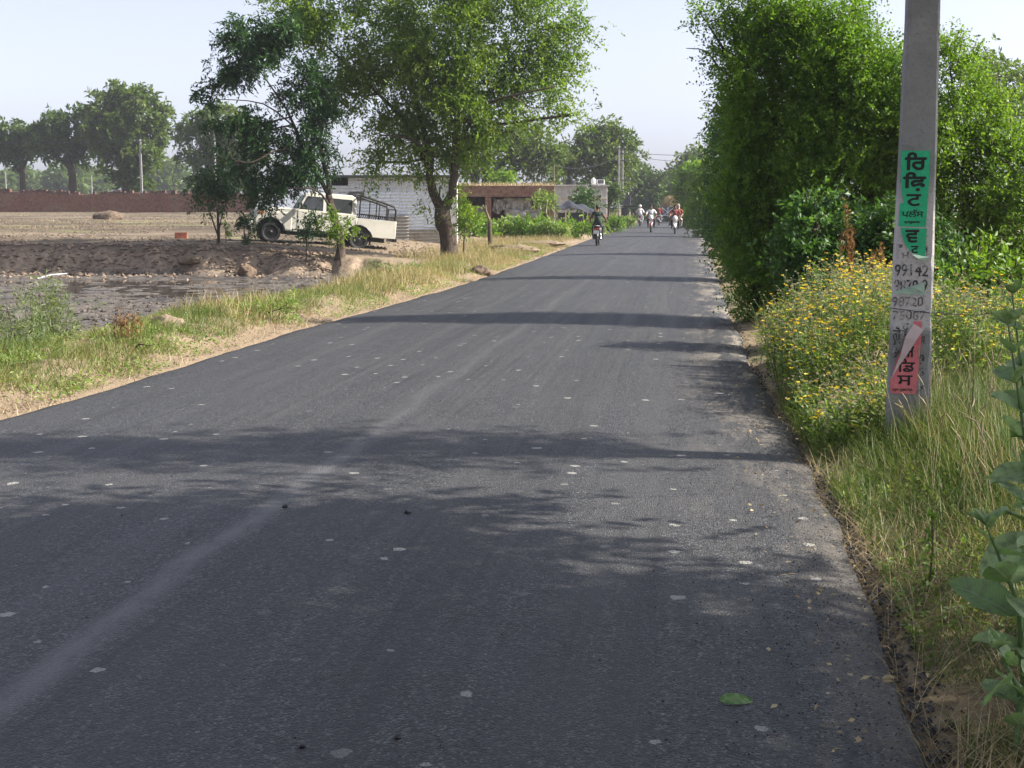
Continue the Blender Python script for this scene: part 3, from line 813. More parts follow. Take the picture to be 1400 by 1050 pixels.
D = 96.0; gz = float(terrain(sx(790, D), D))
root = thing('concrete_house', 'low grey flat roofed concrete house behind the brick shed', 'house', (0, D, 0))
x0, x1 = sx(735, D), sx(829, D)
MB().box(((x0 + x1) / 2, 3, (sz(255, D) + gz) / 2 - .2), (x1 - x0, 6, sz(255, D) - gz + .4), None, .02).build('wall', M['concrete'], root)
MB().box(((x0 + x1) / 2, 3, sz(254, D) + .02), (x1 - x0 + .3, 6.3, .12)).build('roof', M['concrete'], root)
MB().box(((x0 + x1) / 2, -.02, sz(272, D)), (x1 - x0 + .06, .05, .06)).build('wall_band', M['cream_wall'], root)
MB().box((sx(806, D), -.02, sz(282, D)), (.75, .06, .8)).build('window', M['dark_in'], root)
zr_ = sz(254, D) + .08
mb = MB().lathe([(.36, 0), (.37, .05), (.35, .12), (.37, .18), (.35, .25), (.37, .31), (.33, .38), (.2, .43)], n=18)
o = mb.build('water_tank', M['black'], None, True); o.location = (sx(780, D), D + 1.2, zr_); tag(o, 'round black water tank on the concrete house roof', 'water tank')
mb.v = mb.v
l_ = MB().lathe([(.13, .43), (.13, .47), (.02, .49)], n=12).build('lid', M['black'], o, True)
root2 = thing('air_cooler', 'grey box cooler on the right end of the concrete house roof', 'cooler', (sx(821, D), D + 1, zr_))
MB().box((0, 0, .18), (.55, .45, .36), None, .02).build('housing', M['white'], root2); MB().box((0, -.23, .2), (.4, .03, .24)).build('grille', M['dull_steel'], root2)
root2 = thing('white_tank', 'small white covered tank on the concrete house roof left of the cooler', 'tank', (sx(811, D), D + .8, zr_))
MB().lathe([(.16, 0), (.17, .3), (.15, .38), (.05, .46)], n=14).build('tank_body', M['white'], root2, True); MB().lathe([(.05, .46), (.05, .5)], n=8).build('lid', M['white'], root2)

D = 86.0; gz = float(terrain(sx(785, D), D))
root = thing('tarpaulin_shelter', 'low shelter of sagging black tarpaulin right of the brick shed', 'shelter', (0, D, 0))
nx, ny = 18, 10; V = []
x0, x1 = sx(759, D), sx(812, D); zt_ = sz(275, D)
for i in range(ny + 1):
    for j in range(nx + 1):
        u, v = j / nx, i / ny
        V.append((x0 + (x1 - x0) * u, -1.3 + 2.6 * v, zt_ - .55 * abs(u - .35) ** 1.5 * 1.6 - 1.1 * abs(v - .5) ** 1.6 + .06 * math.sin(u * 15 + v * 5) - .1 * math.sin(u * 9.4) ** 2))
F = [(i * (nx + 1) + j, i * (nx + 1) + j + 1, (i + 1) * (nx + 1) + j + 1, (i + 1) * (nx + 1) + j) for i in range(ny) for j in range(nx)]
o = MB().add(V, F).build('sheet', M['black_tarp'], root, True); sm = o.modifiers.new('thickness', 'SOLIDIFY'); sm.thickness = .02
MB().box(((x0 + x1) / 2, .2, (gz + zt_) / 2 - .45), (x1 - x0 - .2, 1.6, zt_ - gz - .5)).build('dark_side', M['black_tarp'], root)
for (xx, yy) in ((x0 + .1, -1.25), (x1 - .1, -1.25), (x0 + .1, 1.25), (x1 - .1, 1.25)): MB().tube([(xx, yy, gz - .2), (xx, yy, zt_ - .5)], [.03, .03], 6).build('post', M['wood'], root)

D = 112.0
root = thing('cream_hut', 'small cream plastered hut behind the twin power poles', 'hut', (sx(832, D), D, float(terrain(sx(832, D), D))))
MB().box((0, 1, .55), (1.25, 2, 1.5), None, .02).build('wall', M['cream_wall'], root); MB().box((0, 1, 1.34), (1.45, 2.2, .09)).build('roof', M['concrete'], root); MB().box((.25, -.01, .35), (.45, .05, 1.0)).build('door', M['wood'], root)

# stakes and posts
for (px, pyb, pyt, D_, r_, lab) in ((773, 300, 288, 80, .05, 'short orange brown stake left of the black tarpaulin shelter'), (778, 301, 287, 81, .03, 'thin grey stake beside the orange brown stake'), (797, 300, 286, 80, .03, 'thin wooden stake before the black tarpaulin shelter'),
                                 (803, 300, 284, 82, .035, 'wooden stake at the right end of the tarpaulin shelter'), (813, 300, 267, 84, .04, 'tall pale wooden post behind the rider in the green shirt'), (757, 300, 225, 80, .04, 'slim pale metal pole rising behind the right brick pillar')):
    b0 = at(px, pyb, D_); b0[2] = float(terrain(b0[0], b0[1])); t0 = at(px, pyt, D_)
    mb = MB().tube([(0, 0, -.3), (.01, 0, (t0[2] - b0[2]) * .5), (0, 0, t0[2] - b0[2])], [r_, r_ * .95, r_ * .8], 7)
    o = mb.build('stake' if D_ != 80 or px != 757 else 'slim_pole', M['bark_pale'] if px != 773 else M['rust'] if False else M['wood']); o.location = tuple(b0); tag(o, lab, 'stake' if px != 757 else 'pole')
b0 = at(670, 328, 55); b0[2] = float(terrain(b0[0], b0[1]))
root = thing('forked_post', 'dead forked tree stump standing like a post right of the thick trunk', 'post', b0)
s55 = 55 / FPX
MB().tube([(0, 0, -.2), (-.02, 0, .55), (.0, 0, 36 * s55)], [.085, .075, .08], 8).build('post', M['bark'], root, True)
mb = MB(); mb.tube([(0, 0, 35 * s55), (-.12, .02, 46 * s55), (-.3, .04, 58 * s55)], [.06, .05, .035], 7); mb.tube([(-.08, 0, 42 * s55), (-.16, 0, 52 * s55), (-.17, 0, 58 * s55)], [.04, .03, .02], 6); mb.build('fork', M['bark_pale'], root, True)

# ------------------------------------------------------------------ power poles and wires
M['pole_conc'] = plain('pole_concrete', (.34, .33, .315), .9, 0, .16, 4, .35)
def far_pole(lab, px, D_, pyt, arms, r_=.11, name='power_pole'):
    b0 = at(px, 300, D_); b0[2] = float(terrain(b0[0], b0[1])); h_ = at(px, pyt, D_)[2] - b0[2]
    root = thing(name, lab, 'power pole', b0)
    MB().box((0, 0, h_ / 2 - .2), (r_ * 2, r_ * 1.6, h_ + .4), None, .02, (.7, .7)).build('post', M['pole_conc'], root)
    for (dz, ln) in arms:
        a_ = MB().box((0, -.13, h_ - dz), (ln, .08, .09)).build('cross_arm', M['dull_steel'], root)
        for q in (-.45, 0, .45): MB().lathe([(.03, 0), (.04, .05), (.02, .1), (.03, .13), (.01, .15)], (q * ln, -.13, h_ - dz + .046), n=8).build('insulator', M['concrete'], a_, True)
    return root, b0, h_
far_pole('left of the twin concrete power poles by the road', 845.5, 121, 199, [(.25, 1.1)])
rp, b0, h_ = far_pole('right of the twin power poles carrying the dark transformer box', 850.5, 122.5, 205, [(.9, 1.3), (2.6, 1.5), (3.4, 1.5), (.3, .8)])
t_ = thing('transformer', 'dark grey transformer box hung on the twin power poles', 'transformer', (b0[0] + .15, b0[1] - .75, b0[2] + 1.75))
MB().box((0, 0, .45), (1.0, .55, .8), None, .03).build('tank', M['dull_steel'], t_); MB().box((0, 0, .9), (1.15, .65, .08)).build('lid', M['dull_steel'], t_)
mb = MB(); [mb.box((-.4 + .2 * i, -.32, .42), (.03, .12, .6)) for i in range(5)]; mb.build('fins', M['black'], t_)
for q in (-.3, 0, .3): MB().lathe([(.04, .94), (.07, 1.0), (.03, 1.06), (.06, 1.12), (.02, 1.2)], (q, 0, 0), n=8).build('bushing', M['concrete'], t_)
mb = MB(); mb.box((0, 0, -.06), (1.5, .3, .1)); mb.box((0, .4, -.5), (.5, .25, .7)); mb.build('bracket', M['black'], t_)
far_pole('pale pole in front of the biggest round tree beyond the brick wall', 195, 152, 190, [(.3, 1.2)], .14)
far_pole('pale pole seen through the feathery dark tree', 296, 140, 180, [(.3, 1.0)], .10)
far_pole('small far pole under the leftmost dark tree crown', 10, 190, 236, [], .10)
far_pole('thin far pole between the flat-topped and the biggest tree', 127, 185, 240, [], .10)
def wire(lab, p, q, sag, r_=.014, group=None):
    p, q = np.array(p), np.array(q); c0 = (p + q) / 2
    pts = [p + (q - p) * t - np.array([0, 0, sag * 4 * t * (1 - t)]) - c0 for t in np.linspace(0, 1, 15)]
    o = MB().tube(pts, [r_] * 15, 4).build('overhead_wire', M['dull_steel'] if r_ > .012 else M['black'], None, True); o.location = tuple(c0)
    return tag(o, lab, 'wire', group)
wire('upper overhead wire from the twin power poles across the road', at(846, 205, 121), at(990, 208, 121), .35, .02)
wire('lower overhead wire from the twin power poles across the road', at(850, 209, 122), at(1000, 216, 118), .5, .016)
wire('overhead wire in front of the trees beyond the brick wall', at(195, 191, 152), at(-160, 192, 160), .4, .02)
wire('overhead wire between the two pale poles beyond the brick wall', at(195, 191, 152), at(296, 181, 140), .3, .016)
wire('pale service wire from the slim pole to the trees behind the brick shed', at(757, 226, 80), at(640, 224, 100), .25, .012)
wire('thin overhead wire from the twin power poles toward the left house', at(845, 212, 121), at(757, 227, 80), .5, .012)

# ------------------------------------------------------------------ near concrete pole with posters and writing
pm = NT('pole_face'); P = pm.obj(); f = pm.noise(P, 2.2, 6, .6); f2 = pm.noise(P, 40, 5, .65); sz_ = pm.n('ShaderNodeSeparateXYZ', None, Vector=P).outputs[2]
c = pm.mix(pm.mr(f, .3, .7), (.22, .215, .21), (.34, .33, .32)); c = pm.mix(pm.math('MULTIPLY', pm.mr(f2, .55, .7), .5), c, (.12, .115, .11))
wl = pm.math('MULTIPLY', pm.mr(pm.math('ADD', sz_, pm.math('MULTIPLY', f, .35)), .88, .98), pm.mr(pm.math('ADD', sz_, pm.math('MULTIPLY', f, .35)), 2.02, 1.72))
wl = pm.math('MULTIPLY', wl, pm.mr(f2, .36, .5, .45, 1)); c = pm.mix(wl, c, (.58, .53, .51))
pm.base(c); pm.rough(.9); pm.spec(.2); pm.bump(pm.math('ADD', f2, pm.noise(P, 9, 4)), .55, .012)
PB = at(1240, 592, 9.27); PB[2] = float(terrain(PB[0], PB[1]))
pole = thing('concrete_pole', 'square concrete pole plastered with torn green and pink posters at the right', 'pole', PB, (0, 0, -TH))
wbt, wtp, dpt = .25, .125, .15
V, N_ = [], 170
for i in range(N_ + 1):
    t = i / N_; z = -.4 + 8.6 * t; hw = float(np.interp(z, (-.4, 3.2, 8.2), (.286, .197, .12))) / 2; e = .015 + .004 * float(vn(z * 3, 1, 5))
    for k, (x_, y_) in enumerate(((-hw + e, -dpt / 2), (hw - e, -dpt / 2), (hw, -dpt / 2 + e), (hw, dpt / 2 - e), (hw - e, dpt / 2), (-hw + e, dpt / 2), (-hw, dpt / 2 - e), (-hw, -dpt / 2 + e))):
        ch_ = max(0.0, float(vn(z * 9, k * 3.3, 9)) + .35 * float(vn(z * 31, k * 2.1, 4)) - .22) * .055 * (k in (2, 7, 0, 1))
        V.append((x_ - math.copysign(ch_, x_) + .004 * float(vn(z * 4, k, 9)) * (k in (2, 3, 6, 7)), y_ + ch_ * (k in (0, 1, 2, 7)) * .5, z))
F = [(i * 8 + k, i * 8 + (k + 1) % 8, (i + 1) * 8 + (k + 1) % 8, (i + 1) * 8 + k) for i in range(N_) for k in range(8)] + [tuple(range(7, -1, -1)), tuple(N_ * 8 + k for k in range(8))]
MB().add(V, F).build('shaft', pm.mat, pole)
pn = np.array([-st, -ct, 0.0]); pu = np.array([ct, -st, 0.0]); pv = np.array([0, 0, 1.0])      # pole face normal, right, up
def pf(px, py, off):                         # pixel -> (u, v) on the pole face
    d = ray(px, py); o0 = PB + pn * (dpt / 2 + off); C0 = np.array([0, 0, CAMZ])
    q = C0 + d * (np.dot(o0 - C0, pn) / np.dot(d, pn)) - PB
    return float(np.dot(q, pu)), float(q[2])
def paper(name, lab, cat, pts, mat, off, parent=None, z0=None):
    """a paper sheet on the pole face with its own outline"""
    uv = [pf(px, py, off) for px, py in pts]
    c0 = np.mean(uv, 0) if z0 is None else np.array(z0)
    V = [(u - c0[0], 0, v - c0[1]) for u, v in uv] + [(u - c0[0], .0012, v - c0[1]) for u, v in uv]; n = len(uv)
    F = [tuple(range(n)), tuple(range(2 * n - 1, n - 1, -1))] + [(i, n + i, n + (i + 1) % n, (i + 1) % n) for i in range(n)]
    o = MB().add(V, F).build(name, mat, parent)
    if parent is None:
        o.location = tuple(PB + pu * c0[0] + pv * c0[1] + pn * (dpt / 2 + off)); o.rotation_euler = (0, 0, -TH); tag(o, lab, cat)
    return o, c0
M['green_paper'] = plain('green_poster_paper', (.03, .46, .22), .75, 0, .09, 9, .35)
M['green_back'] = plain('faded_green_paper', (.38, .50, .40), .85, 0, .12, 14)
M['pink_paper'] = plain('pink_poster_paper', (.66, .17, .19), .75, 0, .09, 9, .35)
M['pink_back'] = plain('pale_pink_paper_back', (.62, .48, .46), .85, 0, .08, 12)
M['ink'] = plain('black_ink', (.012, .012, .012), .7)
def worn(name, c_, lo, hi):
    m = NT(name); P = m.obj(); f = m.noise(P, 38, 6, .7); f2 = m.noise(P, 7, 3)
    m.base(m.mix(m.mr(m.math('ADD', f, m.math('MULTIPLY', m.math('SUBTRACT', f2, .5), .6)), lo, hi), c_, (.50, .46, .44))); m.rough(.9); m.spec(.2); return m.mat
M['brush'] = worn('worn_black_brush_paint', (.075, .066, .064), .50, .64)
M['brush_faint'] = worn('faded_brown_brush_paint', (.17, .13, .125), .42, .62)
def words(txt, px, py, hpx, off, mat, parent, c0, bold=.02, slant=0.0, wpx=None, name='lettering', rot=0.0):
    """lettering centred at a pixel on the pole face, hpx tall"""
    cu = bpy.data.curves.new(name, 'FONT'); cu.body = txt; cu.offset = 0.0; cu.shear = slant; cu.extrude = 0.0
    t_ = bpy.data.objects.new(name, cu); COL.objects.link(t_)
    dg = bpy.context.evaluated_depsgraph_get(); dg.update()
    me = bpy.data.meshes.new_from_object(t_.evaluated_get(dg)); bpy.data.objects.remove(t_)
    n = len(me.vertices)
    if n == 0: return None
    co = np.zeros(n * 3); me.vertices.foreach_get('co', co); co = co.reshape(-1, 3)
    lo, hi = co.min(0), co.max(0); k = hpx / 204.5 / (hi[1] - lo[1]); kx = k if wpx is None else wpx / 204.5 / (hi[0] - lo[0])
    u0, v0 = pf(px, py, off)
    uu, vv = (co[:, 0] - (lo[0] + hi[0]) / 2) * kx, (co[:, 1] - (lo[1] + hi[1]) / 2) * k
    cr, sr_ = math.cos(rot), math.sin(rot)
    if name == 'painted_writing':            # an unsteady brush
        uu = uu + .006 * vn(vv * 55 + px, uu * 30, 3); vv = vv + .007 * vn(uu * 40 + py, uu * 0, 7) + .004 * vn(uu * 90, vv * 60, 9)
    out = np.stack([uu * cr - vv * sr_ + u0 - c0[0], np.full(n, -.0014), uu * sr_ + vv * cr + v0 - c0[1]], -1)
    # thicken the strokes with copies a hair apart
    F0 = [tuple(p.vertices) for p in me.polygons]; bpy.data.meshes.remove(me); mb = MB(); e = hpx / 204.5 * bold * 1.6
    for i, (du, dv) in enumerate(((0, 0), (e, 0), (-e, 0), (0, e), (0, -e), (e * .7, e * .7), (-e * .7, e * .7), (e * .7, -e * .7), (-e * .7, -e * .7))):
        mb.add(out + np.array([du, -.00004 * i, dv]), F0)
    me = bpy.data.meshes.new(name); me.from_pydata(mb.v, [], mb.f); me.materials.append(mat); me.update()
    return link_mesh(name, me, parent)
def z3(x, y): return 1180 + x / 5, 180 + y / 5
def z4(x, y): return 1180 + x / 5, 380 + y / 5
o, c0 = paper('poster', 'upper green poster with black lettering, left edge torn, on the concrete pole', 'poster', [z3(*q) for q in ((260, 130), (460, 130), (455, 280), (445, 440), (436, 560), (430, 652), (340, 650), (242, 647), (246, 560), (250, 490), (278, 486), (262, 400), (258, 260))], M['green_paper'], .004)
words('\u0a3f\u0a30', *z3(360, 202), 110 / 5, .004, M['ink'], o, c0, .028, wpx=135 / 5)
words('\u0a3f\u0a2b\u0a3c', *z3(352, 342), 118 / 5, .004, M['ink'], o, c0, .028, wpx=142 / 5)
words('\u0a1f', *z3(346, 468), 74 / 5, .004, M['ink'], o, c0, .028, wpx=90 / 5)
words('\u0a2a\u0a32\u0a71\u0a38', *z3(338, 558), 48 / 5, .004, M['ink'], o, c0, .014, wpx=142 / 5)
words('syngenta', *z3(335, 620), 20 / 5, .004, M['ink'], o, c0, .028, wpx=100 / 5)
o, c0 = paper('poster', 'smaller torn green poster below the upper green one on the concrete pole', 'poster', [z3(*q) for q in ((255, 657), (436, 662), (430, 760), (422, 852), (380, 850), (330, 822), (285, 765), (265, 705))], M['green_paper'], .0045)
words('\u0a35', *z3(335, 715), 80 / 5, .0045, M['ink'], o, c0, .028, wpx=85 / 5)
words('\u0a1f', *z3(352, 806), 46 / 5, .0045, M['ink'], o, c0, .028, wpx=46 / 5)
def flap(parent, c0, pts, mat, off, depth):
    """a curled piece of paper standing away from the face"""
    uv = [pf(px, py, off) for px, py, _ in pts]
    V = [(u - c0[0], -.003 - d_ * depth, v - c0[1]) for (u, v), (_, _, d_) in zip(uv, pts)]; n = len(V)
    V += [(a_, b_ + .0015, c_) for a_, b_, c_ in V]
    m = n // 2      # pts run down one side and back up the other
    F = []
    for i in range(m - 1):
        j = n - 1 - i
        F.append((i, i + 1, j - 1, j)); F.append((n + i, n + j, n + j - 1, n + i + 1))
    for i in range(n): F.append((i, n + i, n + (i + 1) % n, (i + 1) % n))
    return MB().add(V, F).build('peeling_flap', mat, parent, False)
flap(o, c0, [(*z3(330, 838), .2), (*z3(372, 868), .9), (*z3(412, 886), .5), (*z3(458, 856), .3), (*z3(400, 850), .1), (*z3(350, 832), 0)], M['green_back'], .004, .02)
o, c0 = paper('poster', 'small pale green poster scrap stuck over the numbers on the concrete pole', 'poster', [z4(*q) for q in ((215, 95), (262, 78), (318, 58), (372, 44), (420, 26), (422, 72), (418, 116), (320, 112), (214, 110))], M['green_back'], .005)
flap(o, c0, [(*z4(300, 75), .0), (*z4(330, 60), .6), (*z4(415, 30), .2), (*z4(420, 110), .1), (*z4(380, 84), .5), (*z4(340, 100), .0)], M['green_back'], .005, .012)
o, c0 = paper('poster', 'pink poster with black lettering and a peeled corner low on the concrete pole', 'poster', [z4(*q) for q in ((345, 296), (402, 297), (398, 420), (380, 600), (362, 796), (280, 793), (188, 788), (185, 705), (230, 560), (290, 440), (345, 345))], M['pink_paper'], .004)
words('\u0a3f\u0a21', *z4(294, 596), 90 / 5, .0065, M['ink'], o, c0, .016, wpx=112 / 5)
words('\u0a38', *z4(284, 700), 66 / 5, .004, M['ink'], o, c0, .016, wpx=100 / 5)
words('\u0a1c', *z4(322, 505), 70 / 5, .004, M['ink'], o, c0, .028, wpx=44 / 5)
words('syngenta.', *z4(272, 766), 24 / 5, .004, M['ink'], o, c0, .014, wpx=138 / 5)
flap(o, c0, [(*z4(346, 312), .0), (*z4(288, 400), .5), (*z4(255, 520), .7), (*z4(186, 700), .1), (*z4(245, 600), .3), (*z4(300, 520), .9), (*z4(360, 425), 1.0), (*z4(412, 352), .6)], M['pink_back'], .004, .02)
# brush lettering straight on the pole
zero = np.array([0.0, 0.0])
def brush(txt, x, y, h_, w_, mat, rot=0.0, bold=.012):
    px, py = z4(x, y); n_ = words(txt, px, py, h_ / 5, .0012, M[mat], pole, zero, bold, wpx=w_ / 5, name='painted_writing', rot=rot)
    if n_ is not None:
        n_.location = (0, -dpt / 2, 0)
brush('99142', 330, -52, 78, 220, 'brush'); brush('9878 9', 325, 55, 80, 215, 'brush'); brush('98720', 305, 162, 62, 205, 'brush_faint'); brush('75087', 315, 255, 60, 220, 'brush_faint')
brush('\u0a17\u0a4b\u0a2c', 250, 375, 90, 92, 'brush'); brush('\u0a38', 230, 445, 48, 55, 'brush'); brush('9', 222, 515, 62, 42, 'brush'); brush('9', 400, 555, 68, 34, 'brush'); brush('S', 400, 640, 52, 30, 'brush')
brush('\u0a39', 292, 330, 40, 44, 'brush'); brush('\u0a38', 408, 425, 48, 30, 'brush'); brush('?', 252, -205, 44, 36, 'brush_faint'); brush('\u0a2e', 290, -155, 44, 60, 'brush_faint'); brush('I', 430, -180, 80, 20, 'brush')
brush('l', 405, 745, 60, 16, 'brush', -.3)
# wire tied round the pole
P0 = pf(1216, 421, .008); P1 = pf(1272, 428, .008)
pts = [PB + pu * (P0[0] - .01) + pv * P0[1] + pn * -.02, PB + pu * P0[0] + pv * P0[1] + pn * (dpt / 2 + .006), PB + pu * P1[0] + pv * P1[1] + pn * (dpt / 2 + .006), PB + pu * (P1[0] + .02) + pv * (P1[1] - .002) + pn * .03, at(1310, 430, 9.3), at(1335, 431, 9.2), at(1430, 418, 9.0)]
o = MB().tube([p - PB for p in pts], [.0024] * len(pts), 5)
for t in np.linspace(0, 1, 9):
    q = (pts[3] - PB) * (1 - t) + (pts[5] - PB) * t
    for k in range(2): e = rng.normal(0, .011, 3); o.tube([q - e, q + e], [.0012, .0008], 3)
o = o.build('barbed_wire', M['black']); o.location = tuple(PB); tag(o, 'rusty barbed wire tied round the concrete pole and running right', 'wire')
# ------------------------------------------------------------------ pickup truck (x forward, y to its left, z up; origin on the ground under the rear axle)
Lp = at(484, 341.5, 48.6); Rp = at(367, 331.5, 47.7)
truck = thing('pickup_truck', 'cream double cab pickup truck parked nose left beside the tin shed', 'pickup truck', Lp)
dirx = Rp - Lp; hor = math.hypot(dirx[0], dirx[1])
yaw = math.atan2(-math.sin(math.radians(14)), -math.cos(math.radians(14)))
pitch_ = -math.atan2(dirx[2], hor)
truck.rotation_euler = (0, pitch_, yaw)
W2 = .83
def arc(cx, cz, r_, a0, a1, n=9): return [(cx + r_ * math.cos(a0 + (a1 - a0) * i / n), cz + r_ * math.sin(a0 + (a1 - a0) * i / n)) for i in range(n + 1)]
fx = 2.98
prof = [(3.50, .62), (3.53, .80), (3.50, 1.02), (3.40, 1.10), (2.75, 1.16), (2.14, 1.20), (.10, 1.20), (.10, .50)] + arc(0, .36, .46, .35, math.pi - .35)[::1] + [(-.45, .5), (2.5, .5)]
# lower body: bonnet, wings and doors, with both wheel arches cut out
def arch(cx, r_): return [(cx + r_, .46)] + arc(cx, .40, r_, .12, math.pi - .12, 10) + [(cx - r_, .46)]
body_o = [(3.52, .56), (3.56, .82), (3.55, 1.06), (3.46, 1.14), (2.75, 1.19), (2.16, 1.22), (.12, 1.20), (.12, .50), (.47, .47)]
body_o = [(3.52, .58), (3.56, .82), (3.55, 1.06), (3.46, 1.14), (2.75, 1.19), (2.16, 1.22), (.12, 1.20), (.12, .86)] + arc(0, .38, .48, math.radians(76), math.radians(6), 7) + [(.50, .46), (fx - .50, .46)] + arc(fx, .38, .47, math.pi - .12, .12, 10) + [(fx + .49, .50)]
MB().prism(body_o, -W2, W2).build('body', M['cream'], truck, False, .035)
# wings stand a little outside
for sgn in (-1, 1):
    for cx in (0, fx): MB().box((cx, sgn * .42, .62), (.93, .34, .52)).build('wheel_well', M['black'], truck)
    wing = [(fx + .52, .78), (fx + .52, 1.04), (2.3, 1.08), (2.28, .50)] + arc(fx, .38, .50, math.pi - .2, .1, 10)
    y0, y1 = (-W2 - .018, -W2 + .05) if sgn < 0 else (W2 - .05, W2 + .018)
    MB().prism(wing, y0, y1).build('wing', M['cream'], truck, False, .02)
    for cx, a0, a1 in ((fx, .05, math.pi - .05), (0, .05, math.pi - .05)):
        o_ = arc(cx, .38, .50, a0, a1, 12); i_ = arc(cx, .38, .468, a1, a0, 12)
        MB().prism(o_ + i_, sgn * (W2 + .045) - .02, sgn * (W2 + .045)).build('wheel_arch', M['black'], truck, True)
# cabin
V = []
for (x_, z_, y_) in ((2.14, 1.19, .80), (1.86, 1.74, .70), (1.70, 1.83, .66), (.30, 1.85, .66), (.14, 1.77, .68), (.12, 1.19, .80)):
    V += [(x_, -y_, z_), (x_, y_, z_)]
n = 6; F = [(2 * i, 2 * i + 1, 2 * ((i + 1) % n) + 1, 2 * ((i + 1) % n)) for i in range(n)] + [tuple(2 * i for i in range(n - 1, -1, -1)), tuple(2 * i + 1 for i in range(n))]
MB().add(V, F).build('cabin', M['cream'], truck, False, .03)
# windscreen and windows, proud of the cabin
def yside(z): return .80 - (z - 1.19) / (1.74 - 1.19) * .10
o = MB().add([(2.135, -.70, 1.235), (2.135, .70, 1.235), (1.893, .63, 1.71), (1.893, -.63, 1.71), (2.155, -.70, 1.240), (2.155, .70, 1.240), (1.913, .63, 1.715), (1.913, -.63, 1.715)], [(0, 1, 2, 3), (7, 6, 5, 4), (0, 4, 5, 1), (1, 5, 6, 2), (2, 6, 7, 3), (3, 7, 4, 0)]).build('windscreen', M['windscreen'], truck)
mb = MB(); mb.tube([(2.17, -.35, 1.25), (2.10, -.1, 1.4)], [.008, .006], 4); mb.tube([(2.17, .25, 1.25), (2.10, .5, 1.4)], [.008, .006], 4); mb.build('wiper', M['black'], o)
for sgn in (-1, 1):
    def pane(pts, name, mat, t0=.004, t1=.012):
        V = [(x_, sgn * (yside(z_) + t0), z_) for x_, z_ in pts] + [(x_, sgn * (yside(z_) + t1), z_) for x_, z_ in pts]; n = len(pts)
        return MB().add(V, [tuple(range(n)), tuple(range(2 * n - 1, n - 1, -1))] + [(i, (i + 1) % n, n + (i + 1) % n, n + i) for i in range(n)]).build(name, mat, truck)
    pane([(2.02, 1.23), (1.26, 1.23), (1.26, 1.69), (1.80, 1.69)], 'window_frame', M['black'], .002, .008)
    pane([(1.98, 1.255), (1.29, 1.255), (1.29, 1.665), (1.785, 1.665)], 'window', M['glass'], .009, .013)
    pane([(1.14, 1.23), (.28, 1.23), (.28, 1.69), (1.14, 1.69)], 'window_frame', M['black'], .002, .008)
    pane([(1.11, 1.255), (.31, 1.255), (.31, 1.665), (1.11, 1.665)], 'window', M['glass'], .009, .013)
    yb_ = sgn * (W2 + .004)
    for (x0, x1) in ((1.22, 2.10), (.36, 1.18)):
        d_ = MB().box(((x0 + x1) / 2, sgn * (W2 + .003), .86), (x1 - x0, .022, .62), None, .01).build('door', M['cream'], truck, False, .008)
        MB().box((x0 + .12, sgn * (W2 + .025), 1.07), (.13, .022, .035), None, .006).build('handle', M['black'], d_)
    MB().box((1.25, sgn * (W2 + .014), .505), (1.5, .02, .10)).build('sill_strip', M['black'], truck)
    m_ = MB(); m_.box((2.02, sgn * (W2 + .14), 1.33), (.06, .17, .22), None, .02); m_.tube([(2.05, sgn * (W2 - .03), 1.24), (2.04, sgn * (W2 + .1), 1.29)], [.014, .012], 5); m_.build('mirror', M['black'], truck)
    MB().box((3.555, sgn * .60, .95), (.05, .26, .22), None, .02).build('headlight', M['lamp'], truck, False, .01)
    MB().box((3.30, sgn * (W2 + .024), 1.0), (.15, .02, .06), None, .006).build('indicator', M['amber'], truck)
    MB().box((-1.225, sgn * (W2 - .07), .84), (.03, .11, .26), None, .01).build('tail_light', M['redlens'], truck)
    MB().box((-.42, sgn * (W2 - .1), .36), (.03, .26, .3)).build('mud_flap', M['rubber'], truck)
bn = MB(); bn.add([(3.44, -.55, 1.135), (3.44, .55, 1.135), (2.75, .60, 1.18), (2.75, -.60, 1.18), (2.17, .66, 1.215), (2.17, -.66, 1.215), (3.38, -.45, 1.175), (3.38, .45, 1.175), (2.75, .5, 1.225), (2.75, -.5, 1.225), (2.2, .55, 1.25), (2.2, -.55, 1.25)],
        [(6, 7, 8, 9), (9, 8, 10, 11), (0, 1, 7, 6), (1, 2, 8, 7), (2, 4, 10, 8), (4, 5, 11, 10), (5, 3, 9, 11), (3, 0, 6, 9)]); bn.build('bonnet', M['cream'], truck, False, .015)
gr = MB(); gr.box((3.56, 0, .95), (.05, .86, .30), None, .02); gr.build('grille', M['black'], truck)
gs = MB(); [gs.box((3.59, -.36 + .12 * i, .95), (.02, .035, .28)) for i in range(7)]; gs.build('grille_bars', M['steel'], truck)
MB().box((3.64, 0, .60), (.16, 1.66, .20), None, .05).build('front_bumper', M['cream'], truck, False, .02)
for s_ in (-.62, .62): MB().lathe([(.06, 0), (.055, .02)], (3.725, s_, .60), 'x', 12).build('fog_lamp', M['lamp'], truck)
MB().box((3.735, 0, .60), (.012, .5, .13)).build('number_plate', M['white'], truck)
